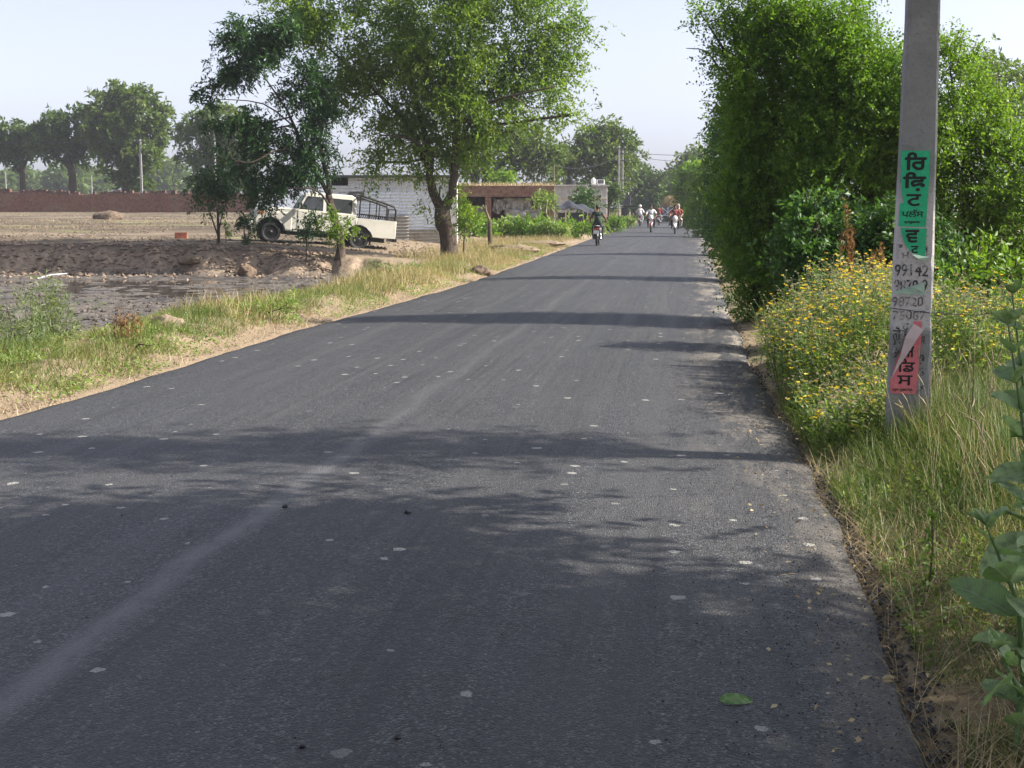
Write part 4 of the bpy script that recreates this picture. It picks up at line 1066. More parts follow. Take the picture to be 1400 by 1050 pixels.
# load bed
bed_o = [(.06, 1.10), (-1.24, 1.10), (-1.27, .50), (-.52, .50)] + arc(0, .38, .49, math.pi - .25, math.radians(82), 8) + [(.06, .86)]
for sgn in (-1, 1):
    MB().prism(bed_o, sgn * W2 - .03, sgn * W2 + .03).build('bed_side', M['cream'], truck, False, .015)
    mb = MB()
    mb.tube([(.06, sgn * W2, 1.88), (-.3, sgn * W2, 1.80), (-.95, sgn * W2, 1.65), (-1.16, sgn * W2, 1.59), (-1.22, sgn * W2, 1.50), (-1.22, sgn * W2, 1.12)], [.036] * 6, 7)
    mb.tube([(.02, sgn * W2, 1.10), (.02, sgn * W2, 1.86)], [.026, .026], 7)
    mb.tube([(-.55, sgn * W2, 1.10), (-.55, sgn * W2, 1.74)], [.02, .02], 6); mb.tube([(-.9, sgn * W2, 1.10), (-.9, sgn * W2, 1.66)], [.02, .02], 6)
    mb.tube([(.02, sgn * W2, 1.25), (-1.2, sgn * W2, 1.22)], [.018, .018], 6)
    for i in range(16): mb.tube([(-.02 - i * .075, sgn * W2, 1.12), (-.07 - i * .075, sgn * W2, 1.24)], [.011, .011], 4)
    mb.build('bed_rail', M['black'], truck)
mb = MB(); mb.tube([(.02, -W2, 1.86), (.02, -.5, 1.92), (.02, .5, 1.92), (.02, W2, 1.86)], [.026] * 4, 7); mb.tube([(.02, -W2, 1.5), (.02, W2, 1.5)], [.02, .02], 6); mb.tube([(-1.16, -W2, 1.5), (-1.16, W2, 1.5)], [.022, .022], 6)
mb.tube([(.6, -.62, 1.87), (.55, -.62, 1.95), (.02, -.62, 1.92)], [.014] * 3, 5); mb.build('rear_hoop', M['black'], truck)
MB().box((-1.26, 0, .82), (.05, 1.6, .56), None, .012).build('tailgate', M['cream'], truck, False, .01)
MB().box((-.6, 0, .58), (1.3, 1.58, .06)).build('bed_floor', M['dull_steel'], truck)
MB().box((-1.28, 0, .45), (.14, 1.5, .12), None, .02).build('rear_bumper', M['black'], truck)
mb = MB(); mb.box((1.2, .45, .40), (4.3, .09, .14)); mb.box((1.2, -.45, .40), (4.3, .09, .14)); mb.box((2.9, 0, .42), (.5, .7, .26)); mb.tube([(0, -.7, .35), (0, .7, .35)], [.06, .06], 8); mb.tube([(fx, -.7, .35), (fx, .7, .35)], [.05, .05], 8); mb.box((1.5, -.62, .42), (.8, .22, .2)); mb.build('chassis', M['black'], truck)
tyre_p = [(.20, -.10), (.30, -.115), (.345, -.085), (.352, -.03), (.352, .03), (.345, .085), (.30, .115), (.20, .10)]
for cx in (0, fx):
    for sgn in (-1, 1):
        wh = bpy.data.objects.new('wheel', None); COL.objects.link(wh); wh.parent = truck; wh.location = (cx, sgn * .72, .352); wh.empty_display_size = .2
        MB().lathe(tyre_p, (0, 0, 0), 'y', 26, True).build('tyre', M['rubber'], wh, True)
        rm = MB(); rm.lathe([(.205, sgn * .06), (.19, sgn * .085), (.15, sgn * .07), (.10, sgn * .075), (.07, sgn * .10), (.02, sgn * .105)], (0, 0, 0), 'y', 20)
        rm.lathe([(.20, -.09), (.20, .09)], (0, 0, 0), 'y', 20); rm.build('rim', M['black'], wh)

# ------------------------------------------------------------------ motorcycles (x forward, origin on the ground under the rear axle)
def make_bike(lab, loc, yaw, tank, fairing, group='motorcycles on the road'):
    root = thing('motorcycle', lab, 'motorcycle', loc, (0, 0, yaw), group)
    WB, R = 1.25, .29
    for nm, cx in (('rear_wheel', 0), ('front_wheel', WB)):
        wh = bpy.data.objects.new(nm, None); COL.objects.link(wh); wh.parent = root; wh.location = (cx, 0, R); wh.empty_display_size = .2
        MB().lathe([(.235, -.035), (.27, -.046), (.288, -.028), (.29, 0), (.288, .028), (.27, .046), (.235, .035)], (0, 0, 0), 'y', 22, True).build('tyre', M['rubber'], wh, True)
        rm = MB(); rm.lathe([(.24, -.03), (.225, 0), (.24, .03), (.245, 0)], (0, 0, 0), 'y', 22, True); rm.lathe([(.05, -.06), (.06, -.05), (.06, .05), (.05, .06)], (0, 0, 0), 'y', 10)
        for k in range(10):
            a = k * math.pi / 5; rm.tube([(.05 * math.cos(a), 0, .05 * math.sin(a)), (.23 * math.cos(a + .2), 0, .23 * math.sin(a + .2))], [.006, .006], 3)
        rm.build('rim', M['dull_steel'], wh)
    fr = MB(); fr.tube([(1.05, 0, .86), (.98, 0, .70), (.72, 0, .52), (.40, 0, .36), (0, .06, R)], [.025] * 5, 6); fr.tube([(1.03, 0, .80), (.62, 0, .70), (.2, 0, .66), (-.2, 0, .68)], [.022] * 4, 6)
    fr.tube([(.98, 0, .70), (.80, 0, .38), (.45, 0, .30)], [.022] * 3, 6); fr.tube([(0, -.09, R), (.40, -.09, .36)], [.02, .02], 6); fr.tube([(0, .09, R), (.40, .09, .36)], [.02, .02], 6)
    fr.tube([(-.02, -.12, R), (.08, -.12, .66)], [.03, .022], 7); fr.tube([(-.02, .12, R), (.08, .12, .66)], [.03, .022], 7)
    fr.tube([(.5, -.24, .31), (.5, .24, .31)], [.014, .014], 5); fr.build('frame', M['black'], root)
    en = MB(); en.box((.60, 0, .40), (.34, .22, .22), None, .04); en.box((.70, 0, .55), (.16, .16, .18), None, .03); [en.box((.70, 0, .50 + .035 * i), (.2, .2, .012)) for i in range(4)]; en.build('engine', M['dull_steel'], root)
    ex = MB(); ex.tube([(.72, -.1, .50), (.82, -.13, .36), (.6, -.15, .25), (.2, -.17, .27), (-.25, -.18, .33)], [.02, .02, .025, .045, .04], 8); ex.build('exhaust', M['steel'], root, True)
    ft = MB(); ft.sphere((.74, 0, .80), (.25, .14, .12), 14, 9); ft.build('fuel_tank', tank, root, True)
    st_ = MB(); st_.box((.30, 0, .77), (.60, .25, .10), None, .05); st_.box((-.05, 0, .80), (.36, .24, .09), None, .04); st_.build('seat', M['black'], root, False, .02)
    for sgn in (-1, 1):
        MB().add([(.5, sgn * .13, .70), (.12, sgn * .13, .72), (-.28, sgn * .11, .76), (-.2, sgn * .11, .66), (.2, sgn * .14, .56), (.46, sgn * .14, .58), (.5, sgn * .10, .70), (.12, sgn * .10, .72), (-.28, sgn * .08, .76), (-.2, sgn * .08, .66), (.2, sgn * .11, .56), (.46, sgn * .11, .58)],
                 [(0, 1, 2, 3, 4, 5), (11, 10, 9, 8, 7, 6)] + [(i, (i + 1) % 6, 6 + (i + 1) % 6, 6 + i) for i in range(6)]).build('side_panel', tank, root)
        MB().tube([(1.02, sgn * .08, .78), (WB, sgn * .08, R)], [.028, .022], 7).build('fork_leg', M['steel'], root, True)
        mr = MB(); mr.tube([(.90, sgn * .28, .99), (.92, sgn * .34, 1.13)], [.006, .006], 4); mr.sphere((.92, sgn * .36, 1.16), (.02, .06, .045), 10, 6); mr.build('mirror', M['black'], root, True)
        MB().sphere((-.33, sgn * .12, .70), (.035, .035, .03), 8, 6).build('indicator', M['amber'], root, True)
        MB().sphere((1.10, sgn * .17, .86), (.04, .035, .03), 8, 6).build('indicator', M['amber'], root, True)
    hb = MB(); hb.tube([(.86, -.36, .98), (.94, -.22, 1.0), (1.02, -.06, .92), (1.02, .06, .92), (.94, .22, 1.0), (.86, .36, .98)], [.014, .014, .016, .016, .014, .014], 7); hb.tube([(.86, -.37, .98), (.91, -.26, .99)], [.02, .02], 7); hb.tube([(.86, .37, .98), (.91, .26, .99)], [.02, .02], 7); hb.build('handlebar', M['black'], root)
    fa = MB(); fa.sphere((1.10, 0, .93), (.12, .15, .17), 14, 10); fa.build('fairing', fairing, root, True)
    MB().sphere((1.185, 0, .90), (.05, .10, .085), 12, 8).build('headlight', M['lamp'], root, True)
    def guard(cx, r_, a0, a1, wd, mat):
        n = 9; V = []
        for i in range(n + 1):
            a = a0 + (a1 - a0) * i / n
            for q, rr in ((-wd, r_ - .02), (0, r_), (wd, r_ - .02)): V.append((cx + rr * math.cos(a), q, R + rr * math.sin(a)))
        F = [(i * 3 + k, i * 3 + k + 1, i * 3 + k + 4, i * 3 + k + 3) for i in range(n) for k in range(2)]
        o = MB().add(V, F).build('mudguard', mat, root, True); sm = o.modifiers.new('thickness', 'SOLIDIFY'); sm.thickness = .008
    guard(WB, .335, .3, 2.6, .07, tank); guard(0, .35, 1.1, 3.0, .09, M['black'])
    MB().box((-.34, 0, .72), (.06, .12, .05), None, .02).build('tail_light', M['redlens'], root)
    MB().box((-.385, 0, .58), (.012, .24, .14)).build('number_plate', M['white'], root)
    MB().box((1.215, 0, .70), (.012, .26, .09)).build('number_plate', M['white'], root)
    gr_ = MB(); gr_.tube([(.05, -.14, .76), (-.3, -.13, .84), (-.36, 0, .85), (-.3, .13, .84), (.05, .14, .76)], [.011] * 5, 6); gr_.build('grab_rail', M['steel'], root)
    return root

# ------------------------------------------------------------------ people: one continuous skinned body each
def person(lab, loc, yaw, shirt, trousers, pose='ride', head_yaw=0.0, hx=.30, sleeve=True, wrap=None, wrap_mat=None, shawl=None, skirt=None, group='riders on the road', lean=0.0, parent_z=0.0):
    root = thing('person', lab, 'person', loc, (0, 0, yaw), group)
    P, E, Rr, T = [], [], [], []
    def nd(p, r_, par, t):
        P.append(p); Rr.append(r_); T.append(t)
        if par is not None: E.append((par, len(P) - 1))
        return len(P) - 1
    pel = nd((hx, 0, .90), (.155, .185), None, 't')
    bel = nd((hx + .02 + lean * .3, 0, 1.05), (.145, .185), pel, 's'); che = nd((hx + .05 + lean * .7, 0, 1.24), (.145, .205), bel, 's'); sh = nd((hx + .06 + lean, 0, 1.37), (.085, .15), che, 's')
    nk = nd((hx + .08 + lean, 0, 1.46), (.05, .052), sh, 'k'); hd = nd((hx + .10 + lean, 0, 1.56), (.082, .074), nk, 'k'); cr_ = nd((hx + .095 + lean, 0, 1.655), (.085, .075), hd, 'k')
    nose = nd((hx + .20 + lean, 0, 1.575), (.012, .012), hd, 'k')
    hands = []
    for sg in (-1, 1):
        s0 = nd((hx + .05 + lean, sg * .21, 1.34), (.075, .075), sh, 's')
        if pose == 'ride': el, wr = (hx + .22 + lean * .5, sg * .32, 1.14), (.80, sg * .34, 1.02)
        else: el, wr = (hx + .10, sg * .27, 1.12), (hx + .30, sg * .17, 1.02)
        a = nd(el, (.056, .056), s0, 's' if sleeve else 'k')
        fa_ = nd(tuple(np.array(el) * .5 + np.array(wr) * .5), (.042, .042), a, 'k'); b = nd(wr, (.026, .028), fa_, 'k')
        d = np.array([.06, 0, -.015]); pm_ = nd(tuple(np.array(wr) + d), (.018, .036), b, 'k')
        for q in range(4):
            f0 = np.array(wr) + np.array([.085, (q - 1.5) * .019 * sg, -.012]); L_ = (.035, .042, .040, .030)[q]
            f1 = nd(tuple(f0), (.0085, .0085), pm_, 'k'); f2 = nd(tuple(f0 + np.array([L_, 0, -.010])), (.008, .008), f1, 'k'); nd(tuple(f0 + np.array([L_ * .8, 0, -.042])), (.007, .007), f2, 'k')
        t1 = nd(tuple(np.array(wr) + np.array([.035, -sg * .036, -.012])), (.0095, .0095), b, 'k'); nd(tuple(np.array(wr) + np.array([.07, -sg * .045, -.035])), (.008, .008), t1, 'k')
        hp = nd((hx + .06, sg * .095, .86), (.115, .11), pel, 't')
        if pose == 'ride' or pose == 'pillion':
            kx = hx + .43; kn, an_, to = (kx, sg * .21, .80), (hx + .20, sg * .20, .42), (hx + .36, sg * .21, .345)
        k_ = nd(kn, (.078, .075), hp, 't'); cf = nd(tuple(np.array(kn) * .55 + np.array(an_) * .45 - np.array([.02, 0, 0])), (.064, .062), k_, 't'); an = nd(an_, (.038, .036), cf, 't'); he = nd((an_[0] - .02, an_[1], an_[2] - .07), (.036, .034), an, 'f'); nd(to, (.028, .038), he, 'f')
    me = bpy.data.meshes.new('body'); me.from_pydata(P, E, []); ob = bpy.data.objects.new('body', me); COL.objects.link(ob)
    sk_ = ob.modifiers.new('skin', 'SKIN'); sk_.use_smooth_shade = True
    for i, v in enumerate(me.skin_vertices[0].data): v.radius = Rr[i]; v.use_root = (i == 0)
    sb = ob.modifiers.new('sub', 'SUBSURF'); sb.levels = 2; sb.render_levels = 2
    dg = bpy.context.evaluated_depsgraph_get(); dg.update()
    m2 = bpy.data.meshes.new_from_object(ob.evaluated_get(dg)); bpy.data.objects.remove(ob)
    m2.name = 'body'; m2.materials.clear()
    for m in (M['skin'], shirt, trousers, M['black']): m2.materials.append(m)
    # clothing by the bone nearest to each face
    A_ = np.array([P[a] for a, b in E]); B_ = np.array([P[b] for a, b in E]); TT = [T[b] for a, b in E]
    mid_ = {'k': 0, 's': 1, 't': 2, 'f': 3}
    for p in m2.polygons:
        c_ = np.array(p.center); ab_ = B_ - A_; t_ = np.clip(((c_ - A_) * ab_).sum(1) / np.maximum((ab_ ** 2).sum(1), 1e-9), 0, 1)
        p.material_index = mid_[TT[int(np.argmin(np.linalg.norm(A_ + ab_ * t_[:, None] - c_, axis=1) / 1.0))]]
        p.use_smooth = True
    link_mesh('body', m2, root)
    hc = (hx + .085 + lean, 0, 1.615)
    if wrap is None:
        mb = MB(); mb.sphere((hc[0] - .012, 0, hc[2] + .012), (.112, .098, .105), 14, 10)
        mb.v = [(x_ if not (x_ > hc[0] + .03 and z_ < hc[2] + .045) else hc[0] + .03, y_, z_ if z_ > hc[2] - .06 else hc[2] - .06) for x_, y_, z_ in mb.v]
        mb.build('hair', M['hair'], root, True)
    elif wrap == 'turban':
        mb = MB(); mb.sphere((hc[0] - .01, 0, hc[2] + .05), (.135, .125, .10), 14, 9); mb.lathe([(.11, -.03), (.128, -.01), (.125, .03), (.10, .06)], (hc[0] - .01, 0, hc[2] + .02), 'z', 14); mb.build('turban', wrap_mat, root, True)
    elif wrap == 'scarf':
        mb = MB(); mb.sphere((hc[0] - .015, 0, hc[2] + .0), (.115, .108, .13), 14, 10)
        mb.v = [(min(x_, hc[0] + .045), y_, z_) for x_, y_, z_ in mb.v]
        mb.tube([(hc[0] - .06, 0, hc[2] - .08), (hc[0] - .1, 0, 1.40), (hc[0] - .13, 0, 1.2)], [.09, .11, .08], 10); mb.build('headscarf', wrap_mat, root, True)
    for sg in (-1, 1):
        MB().sphere((hc[0] + .082, sg * .031, hc[2] - .012), (.01, .014, .009), 8, 5).build('eye', M['black'], root, True)
        if wrap != 'scarf': MB().sphere((hc[0] + .0, sg * .082, hc[2] - .02), (.02, .012, .032), 8, 5).build('ear', M['skin'], root, True)
    if shawl is not None:
        V, F = [], []; nx, nz = 12, 10
        for i in range(nz + 1):
            for j in range(nx + 1):
                u, v = j / nx, i / nz
                V.append((hx - .08 - .06 * math.sin(u * 9) * v - .05 * v, -.22 - .30 * v * (u) - .06 * u, 1.36 - .95 * v + .05 * math.sin(u * 7 + v * 3)))
                V[-1] = (V[-1][0] + .40 * u * (1 - .3 * v), V[-1][1], V[-1][2])
        F = [(i * (nx + 1) + j, i * (nx + 1) + j + 1, (i + 1) * (nx + 1) + j + 1, (i + 1) * (nx + 1) + j) for i in range(nz) for j in range(nx)]
        o = MB().add(V, F).build('shawl', shawl, root, True); sm = o.modifiers.new('thickness', 'SOLIDIFY'); sm.thickness = .012
    return root

def on_road(px, D_):
    x_ = (px - 700) / FPX * D_; return np.array([x_, D_, float(road_z(x_, D_))])
AW = math.atan2(ct, st); TO = AW + math.pi       # heading away from / towards the camera
def rider(px, D_, away, blab, plab, tank, fairing, dyaw=0.0, **kw):
    c_ = on_road(px, D_); yaw_ = (AW if away else TO) + dyaw
    loc = c_ - np.array([math.cos(yaw_), math.sin(yaw_), 0]) * .5
    make_bike(blab, loc, yaw_, tank, fairing)
    person(plab, loc, yaw_, kw.pop('shirt'), kw.pop('trousers'), **kw)
    return loc, yaw_
red = plain('red_tank_paint', (.22, .02, .018), .3); silver = plain('silver_tank_paint', (.42, .42, .43), .3, .5); bluep = plain('dark_blue_tank_paint', (.03, .04, .09), .3)
rider(816.5, 59.5, True, 'black motorcycle ridden away along the left road edge, nearest of all', 'person in a dark green t-shirt riding away on the nearest motorcycle', M['black'], M['black'],
      shirt=M['darkgreen_cloth'], trousers=M['dark_cloth'], sleeve=False)
rider(889, 89, False, 'motorcycle with white front fairing coming along the middle of the road', 'person in a white and grey shirt riding towards the viewer in the middle', red, M['white'], shirt=M['white_cloth'], trousers=M['dark_cloth'])
loc, yw = rider(921.5, 84.5, False, 'white fronted motorcycle coming along the right side with two people', 'person in a maroon shirt steering the white fronted motorcycle', M['white'], M['white'], shirt=M['maroon_cloth'], trousers=M['dark_cloth'])
person('passenger in maroon with a pale headscarf and hanging shawl behind the maroon rider', loc + pu * .17 + np.array([0, 0, .05]), yw, M['maroon_cloth'], M['pale_cloth'], 'pillion', hx=-.02, wrap='scarf', wrap_mat=M['pale_cloth'], shawl=M['pale_cloth'])
loc, yw = rider(874, 118, True, 'motorcycle ridden away at the left edge under the rider in white', 'person in white with a white turban riding away at the far left', silver, M['black'], shirt=M['white_cloth'], trousers=M['white_cloth'], wrap='turban', wrap_mat=M['white_cloth'])
person('passenger in white robes and white turban sitting behind the far rider in white', loc + np.array([0, 0, .03]), yw, M['white_cloth'], M['grey_cloth'], 'pillion', hx=-.02, wrap='turban', wrap_mat=M['white_cloth'])
rider(899.5, 122, True, 'farthest motorcycle, partly hidden just left of the straw trailer', 'person in a dark red shirt riding away beside the straw trailer', bluep, M['black'], shirt=M['maroon_cloth'], trousers=M['grey_cloth'])

# ------------------------------------------------------------------ straw trailer
c_ = on_road(911.5, 138); tr = thing('farm_trailer', 'blue grey farm trailer with a tall tailgate on the far road', 'trailer', c_, (0, 0, AW))
M['trailer'] = plain('blue_grey_trailer_paint', (.07, .085, .11), .6, 0, .2, 4)
MB().box((1.6, 0, .78), (3.4, 1.9, .12)).build('deck', M['trailer'], tr)
tg = MB().box((-.12, 0, 1.06), (.06, 1.36, 1.0), None, .01).build('tailgate', M['trailer'], tr)
mb = MB(); mb.tube([(-.17, -.6, .62), (-.17, .6, 1.5)], [.03, .03], 5); mb.tube([(-.18, .6, .62), (-.18, -.6, 1.5)], [.03, .03], 5); mb.tube([(-.17, -.62, .75), (-.17, .62, .75)], [.03, .03], 5); mb.tube([(-.17, 0, .6), (-.17, 0, 1.54)], [.025, .025], 5); mb.build('cross_brace', M['white'], tg)
for sg in (-1, 1):
    MB().box((1.6, sg * .93, 1.08), (3.4, .05, .5)).build('side_board', M['trailer'], tr)
    for xx in (1.0, 1.9):
        wh = bpy.data.objects.new('wheel', None); COL.objects.link(wh); wh.parent = tr; wh.location = (xx, sg * .72, .38); wh.empty_display_size = .2
        MB().lathe([(.24, -.09), (.35, -.09), (.38, -.05), (.38, .05), (.35, .09), (.24, .09)], (0, 0, 0), 'y', 20, True).build('tyre', M['rubber'], wh, True); MB().lathe([(.25, -.05), (.1, -.06), (.1, .06), (.25, .05)], (0, 0, 0), 'y', 16).build('rim', M['dull_steel'], wh)
    MB().box((-.14, sg * .5, .66), (.03, .12, .08)).build('tail_light', M['redlens'], tr)
MB().box((-.1, 0, .55), (.12, 1.7, .14)).build('rear_beam', M['black'], tr)
mb = MB(); mb.tube([(3.2, -.5, .7), (4.4, 0, .6)], [.05, .05], 6); mb.tube([(3.2, .5, .7), (4.4, 0, .6)], [.05, .05], 6); mb.build('draw_bar', M['black'], tr)
r_ = np.random.default_rng(91)
hs = np.array(c_) + np.array([math.cos(AW) * 1.9 + ct * .35, math.sin(AW) * 1.9 - st * .35, 0])
root = thing('straw_load', 'tall bulging load of golden straw heaped on the far trailer', 'straw load', hs + np.array([0, 0, .85]))
n = 7000; u = nrm(r_.normal(0, 1, (n, 3))); u[:, 2] = np.abs(u[:, 2])
pos = u * np.array([1.05, 1.6, 1.62]) * (1 + r_.normal(0, .05, n))[:, None]
V, F = leafquads(pos, nrm(r_.normal(0, 1, (n, 3)) + u * .4 - np.array([0, 0, .4])), .30 * r_.uniform(.5, 1.3, n), np.full(n, .035), r_)
npmesh('loose_straw', V, [F], M['straw'], root, rnd=r_.random(n))['kind'] = 'stuff'
mb = MB().sphere((0, 0, 0), (1.0, 1.55, 1.55), 20, 14); mb.v = [(x_ * (1 + .12 * float(vn(x_ * 3, z_ * 3 + y_, 4))), y_, max(z_, 0) * (1 + .1 * float(vn(y_ * 3, x_ * 3, 8)))) for x_, y_, z_ in mb.v]
mb.build('heap', plain('straw_heap', (.30, .22, .12), .95, 0, .3, 14, .9), root, True)

# ------------------------------------------------------------------ air
hm = bpy.data.materials.new('haze'); hm.use_nodes = True; ht = hm.node_tree; ht.nodes.clear()
ho = ht.nodes.new('ShaderNodeOutputMaterial'); hv = ht.nodes.new('ShaderNodeVolumePrincipled')
hv.inputs['Color'].default_value = (.90, .93, 1.0, 1); hv.inputs['Density'].default_value = .00042; hv.inputs['Anisotropy'].default_value = .25
ht.links.new(hv.outputs[0], ho.inputs['Volume'])
ho_ = MB().box((0, 700, 7.25), (2100, 2000, 20.5)).build('haze', hm)
tag(ho_, 'pale summer haze over the whole place', 'haze', kind='stuff')
# ------------------------------------------------------------------ trees
grow('neem_tree', 'tallest spreading tree with yellowish green drooping leaves and a thick dark trunk by the road', 'tree', 44.7,
     [([(615, 352), (612, 325), (605, 297), (601, 280)], [.30, .27, .27, .24]),
      ([(602, 284), (592, 262), (588, 240), (589, 215), (572, 150), (560, 85), (555, 20)], [.17, .15, .12, .10, .075, .05, .03]),
      ([(606, 288), (618, 262, -.2), (622, 225, -.3), (624, 165, -.5), (640, 70, -.6), (650, 5, -.6)], [.18, .14, .12, .09, .05, .03]),
      ([(588, 240), (575, 205), (548, 160), (500, 112), (445, 62)], [.10, .08, .065, .045, .025]),
      ([(623, 200, -.3), (655, 150, .3), (690, 105, .6), (740, 62, .9), (770, 50, 1)], [.08, .06, .045, .03, .018]),
      ([(624, 170, -.5), (670, 140, -1.2), (715, 128, -1.8), (760, 118, -2)], [.06, .045, .03, .016]),
      ([(590, 215), (560, 190, -1), (520, 185, -1.6)], [.06, .045, .025])],
     [(440, 18, 58, 45), (500, 55, 72, 58), (478, 128, 48, 42), (560, 95, 78, 68), (620, 45, 78, 66), (690, 55, 62, 55), (600, 160, 72, 48),
      (662, 150, 62, 42), (718, 98, 48, 40), (540, 188, 44, 32), (758, 55, 36, 26), (788, 38, 20, 20), (778, 98, 24, 15), (742, 148, 36, 18),
      (776, 158, 15, 10), (560, -22, 120, 50), (680, -25, 80, 45), (592, 220, 42, 26), (518, 222, 24, 16), (642, 203, 36, 18), (587, 268, 12, 20), (606, 250, 16, 14), (700, 180, 26, 14), (410, 35, 30, 22), (395, 5, 30, 15)],
     'neem', dens=5.2, per=4, length=.55, L=9, ll=.125, lw=.056, droop=.45, shell=.5, gap=.22, seed=3, maxtw=160)
grow('leafy_suckers', 'leafy sucker shoots rising beside the thick dark trunk of the tallest tree', 'shrub', 43.8,
     [([(633, 345), (635, 310), (634, 285)], [.03, .025, .012])],
     [(634, 284, 11, 12), (638, 302, 10, 12), (632, 316, 8, 8), (630, 272, 8, 8)], 'neem', dens=11, per=4, length=.3, L=8, ll=.12, lw=.045, droop=.3, gap=.05, seed=4, maxtw=20)
grow('dark_leafed_tree', 'slender dark green feathery tree leaning in front of the cream pickup truck', 'tree', 42.7,
     [([(466, 363), (465, 338), (462, 312), (454, 288), (449, 266)], [.17, .135, .125, .12, .10]),
      ([(450, 268), (438, 246), (414, 206), (402, 170), (384, 138), (352, 92)], [.075, .065, .055, .045, .03, .015]),
      ([(451, 266), (446, 236), (437, 198), (442, 150), (428, 95)], [.075, .06, .05, .035, .018]),
      ([(452, 285), (440, 266, -.4), (425, 258, -.6), (405, 258, -.8)], [.04, .034, .026, .016]),
      ([(404, 175), (360, 142, -.4), (300, 136, -.6)], [.03, .022, .01]),
      ([(414, 206), (380, 205, -.6), (345, 222, -.9), (318, 218, -1)], [.035, .028, .02, .012])],
     [(318, 44, 22, 13), (345, 56, 28, 17), (372, 46, 22, 11), (360, 84, 22, 15), (308, 90, 15, 11), (326, 106, 18, 16), (283, 128, 15, 12), (397, 128, 20, 12),
      (286, 170, 12, 8), (330, 164, 20, 10), (354, 180, 20, 14), (312, 207, 20, 12), (365, 205, 18, 16), (394, 190, 14, 16), (430, 165, 22, 26), (420, 92, 18, 12),
      (368, 70, 17, 16), (328, 234, 14, 9), (358, 238, 24, 24), (362, 270, 15, 13), (416, 228, 28, 17), (386, 246, 20, 13), (440, 120, 18, 16), (395, 35, 14, 9), (433, 205, 18, 16)],
     'dark', dens=7.5, per=4, length=.32, L=9, ll=.13, lw=.048, droop=.55, shell=.6, gap=.12, seed=7, maxtw=120, upb=.1)
grow('trunk_sprout', 'bright leafy sprouts growing from the leaning slender trunk before the truck', 'shrub', 42.2,
     [([(466, 352), (463, 330), (460, 312)], [.03, .025, .015])],
     [(450, 304, 10, 9), (474, 312, 11, 8), (461, 318, 12, 9), (459, 296, 7, 6)], 'neem', dens=10, per=4, length=.25, L=7, ll=.12, lw=.05, droop=.4, gap=.1, seed=9, maxtw=16)
grow('young_tree', 'young dark tree with thin forked stems standing before the brick wall', 'tree', 45.5,
     [([(298, 352), (299, 318), (297, 285)], [.06, .05, .035]), ([(299, 325), (289, 297), (283, 278)], [.03, .025, .015]), ([(299, 318), (303, 296, .3), (306, 276, .3)], [.025, .02, .012])],
     [(292, 254, 26, 11), (270, 264, 12, 7), (314, 262, 13, 9), (292, 270, 16, 6), (292, 242, 16, 7)], 'dark', dens=8, per=4, length=.4, L=9, ll=.13, lw=.048, droop=.6, gap=.1, seed=12, maxtw=40)
grow('sapling', 'thin green sapling standing in front of the truck door', 'sapling', 42.4,
     [([(418, 358), (419, 330), (417, 300)], [.025, .02, .012])],
     [(415, 298, 11, 8), (420, 308, 12, 8), (411, 315, 9, 7), (424, 320, 8, 6)], 'dark', dens=10, per=3, length=.28, L=8, ll=.13, lw=.05, droop=.5, gap=.05, seed=13, maxtw=12)
grow('sapling', 'tiny green sapling between the young forked tree and the truck bumper', 'sapling', 46.5,
     [([(309, 330), (308, 312)], [.012, .008])], [(308, 308, 4, 6), (310, 316, 4, 4)], 'hedge', dens=14, per=3, length=.15, L=6, ll=.1, lw=.05, gap=0, seed=14, maxtw=6)
grow('low_bush', 'small leafy bush growing against the front bumper of the pickup truck', 'bush', 45.6, [],
     [(334, 312, 7, 9), (340, 322, 6, 6), (336, 302, 5, 5)], 'dark', dens=12, per=3, length=.22, L=7, ll=.1, lw=.05, gap=.05, seed=15, maxtw=10)

# beyond the brick wall
grow('far_tree', 'leftmost dark tree beyond the brick wall, crown cut by the photo edge', 'tree', 160,
     [([(31, 262), (31, 240), (28, 222)], [.4, .32, .25]), ([(31, 240), (18, 222), (10, 205)], [.2, .16, .1]), ([(30, 235), (38, 215), (40, 200)], [.18, .14, .08])],
     [(20, 180, 28, 11), (8, 200, 25, 13), (36, 196, 16, 14), (10, 215, 13, 9), (35, 212, 11, 8), (-20, 190, 24, 20)], 'far_dark', dens=1.3, per=4, length=.8, L=8, ll=.5, lw=.24, droop=.4, gap=.12, seed=21, maxtw=60, group='trees beyond the brick wall')
grow('far_tree', 'flat-topped dark tree beyond the brick wall, second from the left', 'tree', 158,
     [([(101, 262), (98, 238), (94, 222)], [.5, .42, .35]), ([(96, 230), (80, 215), (66, 200)], [.25, .2, .1]), ([(95, 224), (112, 212), (125, 195)], [.22, .18, .1]), ([(94, 222), (92, 195), (90, 175)], [.25, .2, .1])],
     [(72, 180, 24, 15), (95, 165, 28, 13), (118, 168, 18, 16), (64, 205, 16, 10), (86, 204, 18, 10), (112, 204, 20, 14), (60, 192, 12, 10), (125, 188, 14, 14)], 'far_dark', dens=1.3, per=4, length=.8, L=8, ll=.5, lw=.24, droop=.4, gap=.16, seed=22, maxtw=80, group='trees beyond the brick wall')
